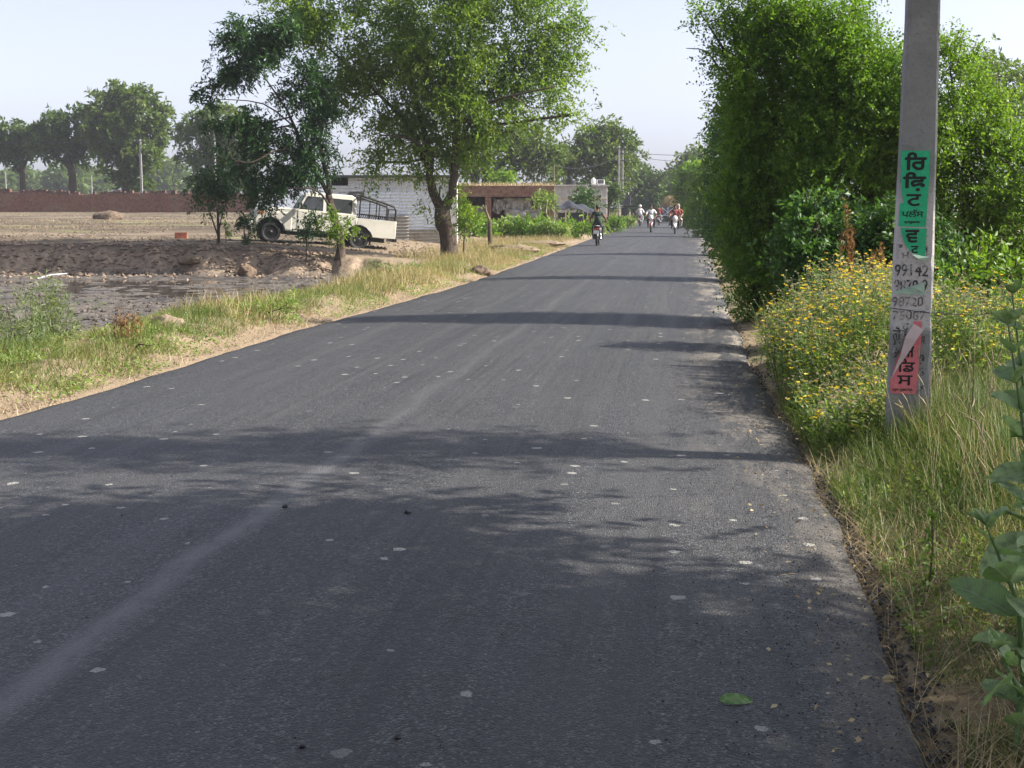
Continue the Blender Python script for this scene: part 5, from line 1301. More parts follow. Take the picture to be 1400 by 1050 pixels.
grow('far_tree', 'biggest round pale green tree beyond the brick wall', 'tree', 155,
     [([(174, 270), (174, 235), (172, 205)], [.75, .6, .45]), ([(173, 225), (150, 195), (140, 165)], [.3, .22, .1]), ([(172, 208), (190, 185), (205, 160)], [.3, .22, .1]), ([(172, 205), (172, 175), (170, 145)], [.3, .2, .1])],
     [(142, 150, 24, 18), (170, 140, 30, 16), (200, 150, 27, 20), (150, 175, 28, 19), (186, 174, 34, 22), (220, 168, 13, 17), (150, 200, 24, 15), (190, 206, 28, 17), (160, 228, 17, 17), (186, 236, 20, 18), (205, 214, 17, 11), (226, 196, 7, 7), (130, 178, 14, 14), (172, 252, 16, 10)], 'far', dens=1.25, per=4, length=.85, L=8, ll=.5, lw=.24, droop=.3, gap=.14, seed=23, maxtw=100, group='trees beyond the brick wall')
grow('far_tree', 'rounded mid green tree beyond the wall behind the feathery dark tree', 'tree', 148,
     [([(300, 285), (300, 250), (298, 215)], [.5, .42, .3]), ([(298, 225), (275, 200), (265, 180)], [.2, .15, .08]), ([(298, 222), (320, 200), (330, 185)], [.2, .15, .08])],
     [(274, 164, 22, 11), (302, 160, 28, 13), (256, 180, 11, 9), (282, 188, 33, 20), (312, 200, 28, 24), (274, 214, 20, 13), (302, 230, 28, 18), (335, 180, 22, 18), (340, 215, 22, 22), (325, 250, 26, 14), (285, 255, 20, 12)], 'far', dens=1.3, per=4, length=.8, L=8, ll=.46, lw=.2, droop=.35, gap=.1, seed=24, maxtw=70, group='trees beyond the brick wall')
hz_ = [((4, 250, 10, 9), 'low hazy bluish tree at the far left horizon edge'), ((32, 247, 15, 9), 'low hazy bluish tree under the leftmost dark crown'),
       ((66, 250, 14, 8), 'small hazy tree in the gap between the two dark wall trees'), ((88, 243, 22, 12), 'hazy bluish tree left of the flat-topped tree stem'),
       ((122, 246, 24, 13), 'wide hazy green tree low between the flat-topped and the biggest tree'), ((205, 248, 16, 12), 'hazy bluish tree low behind the biggest round tree'),
       ((230, 246, 22, 14), 'hazy bluish tree in the gap right of the biggest round tree'), ((256, 252, 14, 9), 'lowest hazy tree left of the rounded mid green tree')]
for i, (l, lab) in enumerate(hz_):
    px, py, rx, ry = l
    grow('distant_tree', lab, 'tree', 300 + 18 * (i % 3), [([(px, 272), (px + 1, py + 3)], [.4, .25])],
         [(px - rx * .45, py + ry * .15, rx * .6, ry * .75), (px + rx * .45, py, rx * .55, ry * .8), (px, py - ry * .35, rx * .6, ry * .65), (px, py + ry * .6, rx * .9, ry * .6)],
         'far', dens=.34, per=4, length=2.0, L=7, ll=1.2, lw=.6, droop=.3, gap=.08, seed=30 + i, maxtw=20, group='hazy trees on the left horizon')

# behind the brick shed and along the road
grow('roadside_tree', 'airy spreading tree with several leaning trunks behind the brick shed', 'tree', 112,
     [([(650, 275), (648, 245), (643, 215)], [.32, .27, .16]), ([(662, 275), (662, 245), (668, 205)], [.3, .24, .14]), ([(672, 275), (678, 240), (700, 205), (712, 190)], [.3, .22, .15, .08]), ([(674, 262), (700, 235), (735, 225)], [.16, .12, .06])],
     [(640, 205, 24, 18), (666, 200, 28, 24), (702, 190, 34, 19), (720, 214, 28, 18), (690, 226, 28, 13), (742, 200, 24, 24), (735, 235, 24, 16), (660, 232, 18, 10), (720, 180, 20, 12), (755, 215, 16, 18)], 'far', dens=1.5, per=3, length=.9, L=8, ll=.38, lw=.15, droop=.45, gap=.22, seed=41, maxtw=140)
grow('green_bush', 'bright green bush showing just above the brick shed roof', 'bush', 95, [], [(684, 246, 12, 8), (676, 250, 9, 6), (692, 250, 8, 6)], 'bright', dens=2.2, per=4, length=.6, L=7, ll=.3, lw=.15, gap=.05, seed=42, base=np.array([*at(684, 300, 95)[:2], .5]), maxtw=16)
grow('roadside_tree', 'tallest open-crowned tree behind the concrete house and its water tank', 'tree', 130,
     [([(819, 300), (819, 260), (818, 228), (825, 195)], [.42, .34, .26, .12]), ([(818, 240), (800, 218), (785, 205)], [.2, .15, .08]), ([(818, 235), (842, 215), (858, 205)], [.2, .15, .08])],
     [(780, 216, 20, 20), (776, 238, 18, 13), (801, 205, 18, 16), (815, 189, 20, 16), (840, 194, 18, 16), (830, 214, 22, 16), (860, 210, 12, 12), (846, 236, 18, 18), (815, 236, 18, 12), (828, 178, 12, 8), (852, 188, 10, 9)], 'far', dens=1.5, per=4, length=.95, L=8, ll=.42, lw=.18, droop=.4, gap=.18, seed=43, maxtw=120)
grow('dark_shrub', 'dark rounded shrub beside the black tarpaulin shelter', 'shrub', 92, [([(800, 297), (800, 275)], [.08, .05])], [(800, 268, 12, 11), (793, 276, 9, 8), (808, 278, 9, 9)], 'hedge_deep', dens=3, per=4, length=.5, L=8, ll=.26, lw=.12, gap=.08, seed=44, maxtw=24)
grow('dark_shrub', 'dark leafy shrub below the twin power poles on the left', 'shrub', 104, [([(832, 295), (832, 270)], [.1, .05])], [(826, 262, 14, 10), (840, 266, 10, 9), (832, 274, 14, 7), (818, 270, 7, 7)], 'far_dark', dens=2.8, per=4, length=.55, L=8, ll=.3, lw=.13, gap=.08, seed=45, maxtw=24)
grow('hazy_tree', 'grey green hazy tree leaning over the road beyond the twin power poles', 'tree', 165,
     [([(872, 305), (880, 285), (892, 268)], [.35, .28, .14]), ([(876, 296), (868, 270), (866, 250)], [.2, .15, .08])],
     [(872, 248, 18, 18), (886, 255, 16, 20), (862, 270, 12, 18), (880, 276, 18, 14), (866, 290, 12, 11), (893, 270, 12, 14), (868, 232, 10, 8)], 'far_dark', dens=1.1, per=4, length=1.1, L=8, ll=.5, lw=.22, droop=.4, gap=.12, seed=46, maxtw=60)
grow('hazy_tree', 'faint hazy tree closing the far end of the road on the left', 'tree', 240, [([(896, 300), (898, 275)], [.3, .2])], [(893, 262, 13, 16), (900, 276, 11, 12), (886, 280, 10, 12), (898, 288, 10, 8)], 'far', dens=.6, per=4, length=1.5, L=7, ll=.8, lw=.4, gap=.1, seed=47, maxtw=24)
grow('hazy_tree', 'faint hazy tree closing the far end of the road on the right', 'tree', 230, [([(925, 300), (923, 270)], [.3, .2])], [(920, 258, 11, 16), (928, 275, 12, 14), (916, 284, 8, 12), (914, 268, 6, 8)], 'far_dark', dens=.6, per=4, length=1.5, L=7, ll=.8, lw=.4, gap=.1, seed=48, maxtw=24)
grow('hazy_tree', 'tall pale hazy tree rising above the far right hedge', 'tree', 185, [([(950, 300), (950, 250), (952, 225)], [.4, .3, .15])], [(946, 222, 14, 12), (956, 232, 16, 12), (940, 238, 12, 10), (962, 218, 12, 12), (934, 250, 12, 12), (920, 240, 8, 7)], 'far', dens=.9, per=4, length=1.2, L=7, ll=.6, lw=.28, gap=.15, seed=49, maxtw=40)

# roadside growth on the right, far to near
grow('hedge_bush', 'farthest dark hedge bush on the right beside the straw load', 'bush', 150, [], [(934, 262, 13, 14), (926, 278, 11, 14), (938, 285, 13, 14), (930, 296, 14, 8)], 'far_dark', dens=1.4, per=4, length=.9, L=8, ll=.42, lw=.2, gap=.05, seed=51, maxtw=20, group='hedge bushes on the right verge')
grow('hedge_bush', 'light green hedge bush on the right, behind the riders in maroon', 'bush', 108, [], [(946, 248, 13, 15), (942, 268, 13, 17), (944, 290, 12, 15), (952, 236, 10, 9), (950, 303, 11, 9), (968, 255, 18, 18), (968, 288, 18, 18)], 'hedge', dens=2.0, per=4, length=.75, L=8, ll=.32, lw=.15, gap=.05, seed=52, maxtw=24, group='hedge bushes on the right verge')
grow('hedge_bush', 'pale yellow green hedge bush at the right road edge past the big dark corner bush', 'bush', 76, [], [(958, 250, 12, 20), (956, 276, 12, 20), (958, 302, 10, 16), (964, 234, 10, 10), (962, 318, 9, 9), (985, 250, 22, 22), (985, 290, 24, 26), (1015, 260, 26, 24), (1015, 300, 26, 22)], 'bright', dens=2.8, per=4, length=.6, L=8, ll=.22, lw=.1, gap=.05, seed=53, maxtw=30, group='hedge bushes on the right verge')
grow('hedge_bush', 'upright hedge bush with bronze twigs just behind the big dark corner bush', 'bush', 48, [], [(979, 205, 9, 20), (979, 240, 11, 26), (978, 278, 11, 28), (979, 312, 9, 24), (988, 180, 10, 20), (980, 338, 7, 10), (1010, 210, 24, 30), (1012, 265, 26, 34), (1012, 320, 26, 26), (1055, 240, 30, 36), (1055, 300, 30, 36)], 'hedge_deep', dens=4.5, per=4, length=.45, L=8, ll=.14, lw=.065, gap=.05, seed=54, maxtw=40, group='hedge bushes on the right verge')
grow('hedge_bush', 'narrow deep green hedge bush squeezed behind the tall corner bush', 'bush', 32, [], [(1000, 135, 14, 30), (1002, 180, 18, 45), (1000, 250, 18, 50), (998, 320, 15, 45), (1003, 365, 12, 25), (1030, 200, 40, 60), (1035, 290, 34, 50), (1040, 360, 34, 40), (1095, 250, 40, 60), (1095, 340, 40, 50)], 'hedge_deep', dens=6.5, per=4, length=.38, L=8, ll=.10, lw=.05, gap=.06, seed=55, maxtw=50, group='hedge bushes on the right verge')
grow('tall_bush', 'tall dense corner bush at the road edge with bare twigs sticking out on top', 'bush', 20.6,
     [([(1035, 445), (1040, 330), (1030, 200), (1010, 110), (985, 60), (960, 22)], [.06, .05, .04, .028, .02, .01]),
      ([(1060, 440), (1065, 300), (1060, 150), (1048, 60), (1040, 0)], [.06, .045, .03, .02, .012]), ([(1006, 108), (985, 95), (965, 70), (938, 66)], [.02, .014, .01, .005])],
     [(1024, 45, 32, 38), (1060, 22, 42, 38), (1100, 150, 30, 50), (1104, 250, 30, 60), (1100, 350, 30, 45), (1040, 300, 40, 60), (968, 26, 13, 12), (954, 10, 9, 8), (990, 20, 12, 14), (1030, 100, 52, 46), (1090, 74, 48, 48), (1028, 180, 34, 56), (1070, 170, 58, 58), (1018, 265, 32, 56), (1060, 270, 54, 58),
      (1026, 352, 26, 48), (1058, 360, 42, 46), (1034, 420, 18, 32), (1014, 130, 22, 30), (1054, 415, 24, 30), (1032, 444, 14, 12)],
     'hedge', dens=18, per=4, length=.30, L=8, ll=.052, lw=.032, droop=.15, shell=.4, gap=.08, seed=56, maxtw=240)
grow('tall_bush', 'light topped bush filling the gap between the corner bush and the concrete pole', 'bush', 20.1,
     [([(1140, 440), (1140, 300), (1150, 150), (1140, 50)], [.05, .04, .028, .012]), ([(1180, 440), (1190, 250), (1200, 120), (1195, 55)], [.05, .04, .025, .01])],
     [(1165, 96, 42, 42), (1212, 135, 40, 45), (1120, 130, 40, 60), (1115, 230, 40, 70), (1120, 330, 36, 50), (1170, 330, 40, 50), (1130, 62, 46, 42), (1188, 92, 46, 42), (1142, 150, 56, 52), (1202, 180, 58, 56), (1150, 250, 58, 56), (1212, 280, 48, 56), (1150, 30, 22, 18), (1108, 48, 20, 18), (1215, 92, 18, 14), (1088, 40, 14, 16)],
     'hedge', dens=17, per=4, length=.31, L=8, ll=.053, lw=.033, droop=.15, shell=.4, gap=.08, seed=57, maxtw=200)
grow('tall_bush', 'big sunlit bush right of the concrete pole', 'bush', 19.6,
     [([(1330, 430), (1325, 300), (1310, 180), (1300, 100)], [.05, .04, .025, .01])],
     [(1300, 108, 32, 36), (1344, 170, 36, 34), (1290, 190, 46, 46), (1350, 240, 52, 46), (1298, 290, 52, 52), (1372, 322, 46, 46), (1322, 370, 48, 38), (1398, 262, 40, 50), (1300, 72, 14, 16), (1260, 220, 40, 50), (1420, 340, 40, 40), (1400, 210, 26, 20)],
     'bright', dens=16, per=4, length=.30, L=8, ll=.054, lw=.033, droop=.15, shell=.4, gap=.06, seed=58, maxtw=200)
grow('low_bush', 'broad deep green bush under the taller growth left of the concrete pole', 'bush', 16.5, [],
     [(1112, 312, 36, 32), (1168, 338, 42, 38), (1096, 352, 28, 28), (1205, 332, 34, 42), (1140, 375, 40, 25), (1240, 340, 34, 40), (1200, 385, 36, 30), (1270, 370, 34, 32)],
     'hedge_deep', dens=15, per=4, length=.3, L=8, ll=.075, lw=.042, droop=.25, shell=.45, gap=.08, seed=59, maxtw=120)
grow('low_bush', 'bright yellow green low bush at the right edge behind the broad-leaved plants', 'bush', 13, [],
     [(1345, 385, 42, 28), (1395, 390, 36, 36), (1370, 430, 36, 24), (1320, 420, 26, 22)],
     'bright', dens=16, per=4, length=.28, L=8, ll=.07, lw=.034, droop=.3, shell=.5, gap=.08, seed=60, maxtw=80)
grow('hazy_tree', 'pale feathery tree far behind the sunlit bush at the right photo edge', 'tree', 70,
     [([(1360, 330), (1355, 220), (1348, 110)], [.2, .15, .06])],
     [(1346, 74, 15, 15), (1340, 105, 22, 20), (1372, 112, 28, 18), (1395, 95, 18, 16), (1360, 150, 36, 26), (1400, 150, 24, 30), (1345, 92, 16, 12)], 'far', dens=2.2, per=4, length=.7, L=8, ll=.24, lw=.1, droop=.5, gap=.2, seed=61, maxtw=60)
# two trees just outside the picture on the right: their shade lies over the near road
def off_tree(lab, base, lobes, seed, mat):
    r_ = np.random.default_rng(seed); base = np.array(base, float)
    root = thing('shade_tree', lab, 'tree', base)
    C, O, lob = lobe_clusters([np.array(l[0], float) for l in lobes], [np.array(l[1], float) for l in lobes], 4.0, r_, .5, .12)
    V, F, rn = sprays(C, O, 4, .6, 8, .17, .09, .4, r_)
    npmesh('crown', V - base, [F], M[mat], root, rnd=np.clip(rn, 0, 1))
    mb = MB(); top = base + np.array([0, 0, 3.2])
    mb.tube([base - np.array([0, 0, .2]), base + np.array([.1, 0, 1.5]), top], [.24, .18, .15], 9)
    for l in lobes: mb.tube([top, (top + np.array(l[0])) / 2 + np.array([0, 0, .2]), l[0]], [.1, .07, .03], 6)
    mb.build('trunk', M['bark'], root, True, off=base)
off_tree('broad shade tree just right of the viewpoint whose crown darkens the near road', (5.6, 2.6, .15),
         [((5.0, 4.6, 5.0), (2.2, 2.4, 1.3)), ((6.5, 3.5, 6.8), (2.2, 3.2, 1.6)), ((4.8, 1.2, 4.6), (2.0, 2.4, 1.2)), ((7.2, .2, 6.2), (2.2, 2.6, 1.5)), ((7.0, 4.4, 6.6), (1.8, 2.4, 1.4)), ((4.2, 6.2, 4.6), (1.3, 1.5, .8)), ((7.4, 5.6, 7.2), (1.8, 1.8, 1.0)), ((8.0, 2.2, 8.0), (1.8, 2.6, 1.2))], 71, 'hedge')
off_tree('thin tall shade tree hidden right of the broad-leaved plants', (9.3, 9.0, .2),
         [((7.8, 8.85, 7.6), (2.2, .42, .8)), ((9.4, 9.1, 8.4), (1.9, .40, .8))], 72, 'hedge')

# ------------------------------------------------------------------ low growth, right verge
def right_pts(n, b0, b1, s0, s1, r_, pw=1.0):
    b = b0 + (b1 - b0) * r_.random(n) ** pw; s_ = s0 + (s1 - s0) * r_.random(n)
    x, y = xy(edge_r(b) + s_, b)
    return np.stack([x, y, terrain(x, y) - .01], -1), s_, b
R2 = np.random.default_rng(101)
p, s_, b_ = right_pts(70000, 4.2, 12.5, .12, 3.2, R2, 1.2)
k = fbm(p[:, 0], p[:, 1], 1.3, 3, 5) > -.25 + .25 * (s_ < .5)
p, s_, b_ = p[k], s_[k], b_[k]
hh = R2.uniform(.08, .30, len(p)) * (.55 + .9 * sst(s_, .25, 1.2)) * (.6 + .6 * sst(b_, 5.5, 9))
dryness = np.clip(.24 + .7 * fbm(p[:, 0], p[:, 1], .8, 3, 15) + R2.normal(0, .22, len(p)), 0, 1)
tag(blades('verge_grass', 'grass', p, hh, .0055, .35, .5, R2, rbias=dryness), 'rough green grass mixed with dry blades on the right verge', 'grass', kind='stuff')
p, s_, b_ = right_pts(16000, 4.0, 13, .0, 2.6, R2, 1.3)
k = fbm(p[:, 0], p[:, 1], .9, 3, 25) > .0 - .5 * (s_ < .55)
p, s_ = p[k], s_[k]
tag(blades('dry_grass', 'straw', p + np.array([0, 0, .012]), R2.uniform(.06, .20, len(p)), .0035, 1.1, .9, R2), 'pale dead grass matted along the right road edge', 'grass', kind='stuff')
p, s_, b_ = right_pts(24000, 6.4, 12.4, .08, 3.2, R2)
k = fbm(p[:, 0], p[:, 1], 1.0, 3, 75) + .35 * sst(b_, 7, 9) > .08
p = p[k]
tag(blades('tall_grass', 'grass', p, R2.uniform(.18, .46, len(p)) * (.6 + .4 * sst(s_[k], .3, 1)), .006, .3, .55, R2, rbias=np.clip(R2.normal(.3, .25, len(p)), 0, 1)), 'long green grass between the road edge and the concrete pole', 'grass', kind='stuff')
p, s_, b_ = right_pts(5200, 7.0, 13, .7, 3.4, R2)
hh = R2.uniform(.28, .58, len(p))
tag(blades('tall_grass', 'drygrass', p, hh, .0045, .25, .45, R2), 'tall seeding grass round the foot of the concrete pole', 'grass', kind='stuff')
p, s_, b_ = right_pts(26000, 12, 75, .3, 7, R2, 1.6)
tag(blades('verge_grass', 'drygrass', p, R2.uniform(.12, .4, len(p)), .012, .35, .5, R2), 'grass growing under the hedge bushes along the right verge', 'grass', kind='stuff')
# pale seed heads
p, s_, b_ = right_pts(420, 6.5, 12.5, .5, 2.8, R2)
mb_v, mb_f = [], []
hd = []
for q in p:
    h_ = R2.uniform(.25, .62); le = R2.normal(0, .10, 2)
    tip = q + np.array([le[0], le[1], h_]); d_ = nrm(np.array([le[0] * 2, le[1] * 2, .4]) + R2.normal(0, .15, 3))
    hd.append((q, tip, d_))
mbs = MB()
for q, tip, d_ in hd:
    mbs.cur = 0
    mbs.tube([q, (q + tip) / 2 + np.array([0, 0, .02]), tip], [.0016, .0014, .001], 3, False)
    mbs.tube([tip, tip + d_ * .02, tip + d_ * .05, tip + d_ * .085], [.0016, .0045, .004, .001], 5, False)
o = mbs.build('seed_grass', M['seed'], None, True)
tag(o, 'pale grass seed heads nodding over the right verge', 'grass', kind='stuff')

# yellow flowering weeds left of the pole
def flower_patch(name, lab, px0, px1, D0, D1, nst, hmax, seed, yel=.45):
    r_ = np.random.default_rng(seed)
    D = r_.uniform(D0, D1, nst); X_ = (r_.uniform(px0, px1, nst) - 700) / FPX * D
    ok = (ab(X_, D)[0] - edge_r(ab(X_, D)[1])) > .05 + .35 * r_.random(nst)
    X_, D = X_[ok], D[ok]; nst = len(X_)
    base = np.stack([X_, D, terrain(X_, D)], -1)
    c0 = base.mean(0); c0[2] = terrain(c0[0], c0[1])
    H = hmax * r_.uniform(.5, 1.0, nst) * (.72 + .28 * sst(ab(X_, D)[0] - edge_r(ab(X_, D)[1]), .3, .9))
    lean = r_.normal(0, .14, (nst, 2))
    tips = base + np.stack([lean[:, 0] * H, lean[:, 1] * H, H], -1)
    root = thing(name, lab, 'wildflowers', c0); root['kind'] = 'stuff'
    # stems
    mb = MB()
    for a_, t_ in zip(base, tips): mb.tube([a_, (a_ + t_) / 2 + r_.normal(0, .02, 3), t_], [.004, .003, .0018], 3, False)
    mb.build('stems', M['weed'], root, True, off=c0)
    # leaves and side twigs
    nl = 30
    t = r_.random((nst, nl)) ** .8 * .97
    pos = base[:, None] + (tips - base)[:, None] * t[..., None] + r_.normal(0, .035, (nst, nl, 3))
    d = nrm(r_.normal(0, 1, (nst, nl, 3)) * np.array([1, 1, .5]) + np.array([0, 0, .35]))
    k = nst * nl
    V, F = leafquads(pos.reshape(-1, 3), d.reshape(-1, 3), .065 * r_.uniform(.5, 1.3, k), .017 * r_.uniform(.6, 1.4, k), r_)
    rn = np.clip(np.repeat(r_.random(nst), nl) * .6 + r_.random(k) * .4, 0, 1)
    npmesh('leaves', V - c0, [F], M['weed'], root, rnd=rn)
    # branching flower stalks with heads
    nb = 7
    sp_ = np.repeat(tips, nb, 0) - np.array([0, 0, 1]) * (r_.random(nst * nb) * .22)[:, None]
    ep = sp_ + np.stack([r_.normal(0, .06, nst * nb), r_.normal(0, .06, nst * nb), r_.uniform(.04, .15, nst * nb)], -1)
    mb = MB()
    for a_, t_ in zip(sp_, ep): mb.tube([a_, t_], [.002, .0014], 3, False)
    mb.build('flower_stalks', M['stalk'], root, True, off=c0)
    isy = r_.random(len(ep)) < yel * (.5 + 1.0 * (vn(ep[:, 0] * 2.2, ep[:, 1] * 2.2, 3) + .5))
    def heads(pts, np_, ll, lw, up):
        m = len(pts); an = (np.arange(np_) * 2 * math.pi / np_)[None] + r_.random((m, 1)) * 6
        d = np.stack([np.cos(an), np.sin(an), np.full_like(an, up)], -1) + r_.normal(0, .22, (m, np_, 3))
        V, F = leafquads(np.repeat(pts, np_, 0), nrm(d).reshape(-1, 3), np.full(m * np_, ll) * r_.uniform(.7, 1.2, m * np_), np.full(m * np_, lw), r_)
        return V, F, np.repeat(r_.random(m), np_)
    V, F, rn = heads(ep[isy], 8, .021, .013, .25); npmesh('flowers', V - c0, [F], M['petal'], root, rnd=rn)
    V, F, rn = heads(ep[~isy], 7, .016, .010, 1.0); npmesh('seed_heads', V - c0, [F], M['seed'], root, rnd=rn)
    return root
flower_patch('flowering_weeds', 'bushy yellow flowering weeds at the road edge left of the concrete pole', 1022, 1235, 11.2, 15.2, 860, 1.02, 201, .30)
flower_patch('flowering_weeds', 'thinner yellow flowering weeds growing right of the concrete pole', 1262, 1420, 10.6, 14.0, 380, .90, 202, .16)
flower_patch('flowering_weeds', 'low bushy weeds with few flowers in front of the yellow clump', 1060, 1240, 9.4, 11.6, 380, .45, 203, .10)

# rust brown dead stalks
def dead_stalks(lab, px, D, hs, seed, zt=None):
    r_ = np.random.default_rng(seed); b0 = at(px, 400, D); b0[2] = terrain(b0[0], b0[1])
    root = thing('dead_weed', lab, 'plant', b0); mb = MB(); Vs, Fs, k0 = [], [], 0
    P_, D_ = [], []
    for h_ in hs:
        o_ = r_.normal(0, .07, 3); o_[2] = 0
        t_ = o_ + np.array([r_.normal(0, .12) * h_, r_.normal(0, .1) * h_, h_])
        mb.tube([o_, (o_ + t_) / 2 + r_.normal(0, .02, 3), t_], [.006, .005, .002], 4, False)
        n = int(110 * h_); tt_ = r_.uniform(.42, 1, n)
        P_.append(o_ + (t_ - o_) * tt_[:, None] + r_.normal(0, .018, (n, 3))); D_.append(nrm(r_.normal(0, .7, (n, 3)) + np.array([0, 0, 1.0])))
    P_ = np.concatenate(P_); D_ = np.concatenate(D_)
    V, F = leafquads(P_, D_, np.full(len(P_), .05), np.full(len(P_), .016), r_)
    npmesh('seed_spikes', V, [F], M['rust'], root, rnd=r_.random(len(P_))); mb.build('stems', M['rust'], root)
dead_stalks('tallest rusty brown dead weed stalks rising above the yellow flowers', 1170, 14.6, [1.62, 1.35, 1.1], 301)
dead_stalks('single leaning rusty dead weed stalk close left of the concrete pole', 1203, 14.2, [1.2, .8], 302)
dead_stalks('short rusty dead weed stalk at the left end of the brown stalks', 1148, 14.6, [1.3, .9], 303)
dead_stalks('reddish brown dried weed among the green grass on the left verge', 175, 15.6, [.42, .36, .33, .38, .28, .3], 304)

def ribbed():
    m = NT('ribbed_milkweed_leaf'); rn = m.attr('rnd'); rib = m.attr('rib'); al = m.attr('along')
    c = m.ramp(rn, [(0, (.18, .28, .11)), (.5, (.25, .35, .15)), (1, (.32, .41, .21))])
    f = m.noise(m.obj(), 26, 5, .65); c = m.mix(m.mr(f, .42, .7), c, (.15, .20, .11))
    side = m.math('SINE', m.math('MULTIPLY', m.math('SUBTRACT', al, m.math('MULTIPLY', rib, .16)), 62.0))
    v = m.math('MAXIMUM', m.mr(rib, .09, .03), m.math('MULTIPLY', m.mr(side, .86, .98), .55))
    c = m.mix(m.math('MULTIPLY', v, .55), c, (.33, .38, .26))
    c = m.mix(m.mr(m.noise(m.obj(), 9, 4, .7), .66, .74), c, (.26, .21, .09))
    m.base(c); m.rough(.55); m.spec(.3); m.bump(m.math('ADD', m.math('MULTIPLY', v, -1), f), .5, .004)
    tr = m.n('ShaderNodeBsdfTranslucent', None, Color=m.mix(1.0, c, (1.3, 1.6, .7), 'MULTIPLY'))
    ms = m.n('ShaderNodeMixShader', None, i0=.25, i1=m.b.outputs[0], i2=tr.outputs[0]); m.t.links.new(ms.outputs[0], m.out.inputs[0])
    return m.mat
M['calo'] = ribbed()
# milkweeds with broad grey green leaves at the right edge
def big_leaf(c, d, ln, wd, cup, r_):
    """one broad leaf as a bent 6 x 4 sheet"""
    d = nrm(np.array(d, float)); s_ = nrm(np.cross(d, np.array([0, 0, 1.0]) + r_.normal(0, .35, 3))); u_ = np.cross(s_, d)
    V = []; nl, nw = 8, 4
    wob = r_.normal(0, .05, (nl + 1, nw + 1))
    for i in range(nl + 1):
        t = i / nl; wv = wd * (math.sin(math.pi * min(1, t * .92 + .05)) ** .62) * (1 - .25 * t)
        for j in range(nw + 1):
            q = (j / nw - .5)
            V.append(c + d * ln * t + s_ * wv * q + u_ * (cup * wd * (abs(q) * 1.3) + wob[i, j] * wd * .4 - .22 * ln * t * t))
    F = [(i * (nw + 1) + j, i * (nw + 1) + j + 1, (i + 1) * (nw + 1) + j + 1, (i + 1) * (nw + 1) + j) for i in range(nl) for j in range(nw)]
    return V, F
RIB = np.tile(np.abs(np.arange(5) / 4 - .5) * 2, 9)
def milkweed(lab, px, D, stems, seed):
    r_ = np.random.default_rng(seed); b0 = at(px, 700, D); b0[2] = terrain(b0[0], b0[1])
    root = thing('milkweed', lab, 'plant', b0); mb = MB()
    for (lx, ly, h_, n, sz) in stems:
        t_ = np.array([lx, ly, h_]); mid_ = t_ * .5 + np.array([-.04 * np.sign(lx), 0, .04])
        mb.tube([(0, 0, -.05), mid_, t_], [.011, .009, .003], 7, False)
        for i in range(6):
            V, F = big_leaf(t_, (math.cos(i * 1.05 + lx * 9), math.sin(i * 1.05 + lx * 9), .9 + .4 * (i % 2)), sz * (.38 + .08 * (i % 3)), sz * .26, .3, r_); link_leaf(V, F, root, r_)
        for i in range(n):
            f = .30 + .70 * i / n; c_ = mid_ * 2 * f * (1 - f) * 1 + t_ * f * f if f < .5 else mid_ + (t_ - mid_) * (f - .5) * 2
            an = i * math.pi / 2 + r_.normal(0, .25) + .5
            for q in (0, math.pi):
                if r_.random() < .12: continue
                d = (math.cos(an + q), math.sin(an + q), .35 + .5 * f + r_.normal(0, .4))
                s_ = sz * (1.0 - .45 * max(0, f - .6) / .4) * r_.uniform(.6, 1.2)
                V, F = big_leaf(c_, d, s_ * 1.2, s_ * .85, .2, r_)
                lo = link_leaf(V, F, root, r_)
    mb.build('stem', M['stalk'], root, True)
    return root
def link_leaf(V, F, root, r_):
    return npmesh('leaf', V, [F], M['calo'], root, rnd=np.full(len(F), r_.random()), smooth=True, attrs={'rib': RIB, 'along': np.repeat(np.arange(9) / 8, 5)})
milkweed('tall grey green broad-leaved milkweed at the right photo edge beside the wire', 1416, 5.2, [(-.12, .05, 1.20, 7, .17), (.20, -.1, 1.05, 5, .17), (-.02, .3, 1.3, 6, .15)], 401)
milkweed('spreading grey green broad-leaved milkweed at the right edge, middle height', 1416, 4.5, [(-.16, .0, .62, 4, .17), (.14, .1, .72, 3, .16), (.02, -.25, .5, 3, .14)], 402)
milkweed('lowest small milkweed with curled leaves in the lower right corner', 1404, 4.1, [(-.05, .05, .34, 4, .12), (.1, .0, .3, 3, .11)], 403)

# thin upright stems
def thin_stem(lab, px, pyb, pyt, D, leafy, seed):
    r_ = np.random.default_rng(seed); b0 = at(px, pyb, D); b0[2] = terrain(b0[0], b0[1]); t0 = at(px + 6, pyt, D)
    root = thing('bare_stem', lab, 'plant', b0); mb = MB()
    h_ = t0 - b0
    mb.tube([(0, 0, -.03), h_ * .5 + np.array([.012, 0, 0]), h_], [.005, .004, .002], 5)
    if leafy:
        n = 46; t = r_.random(n); P_ = h_ * t[:, None]; d = nrm(r_.normal(0, 1, (n, 3)))
        V, F = leafquads(P_, d, np.full(n, .038), np.full(n, .02), r_); npmesh('leaves', V, [F], M['hedge'], root, rnd=r_.random(n))
    mb.build('stem', M['twig'], root, True)
thin_stem('dark bare upright stem right of the concrete pole', 1326, 600, 428, 8.6, False, 1)
thin_stem('slim dark stem with small leaves in the grass at lower right', 1268, 830, 690, 5.9, True, 2)
thin_stem('thin dark twig leaning against the foot of the concrete pole', 1266, 600, 505, 8.9, False, 3)

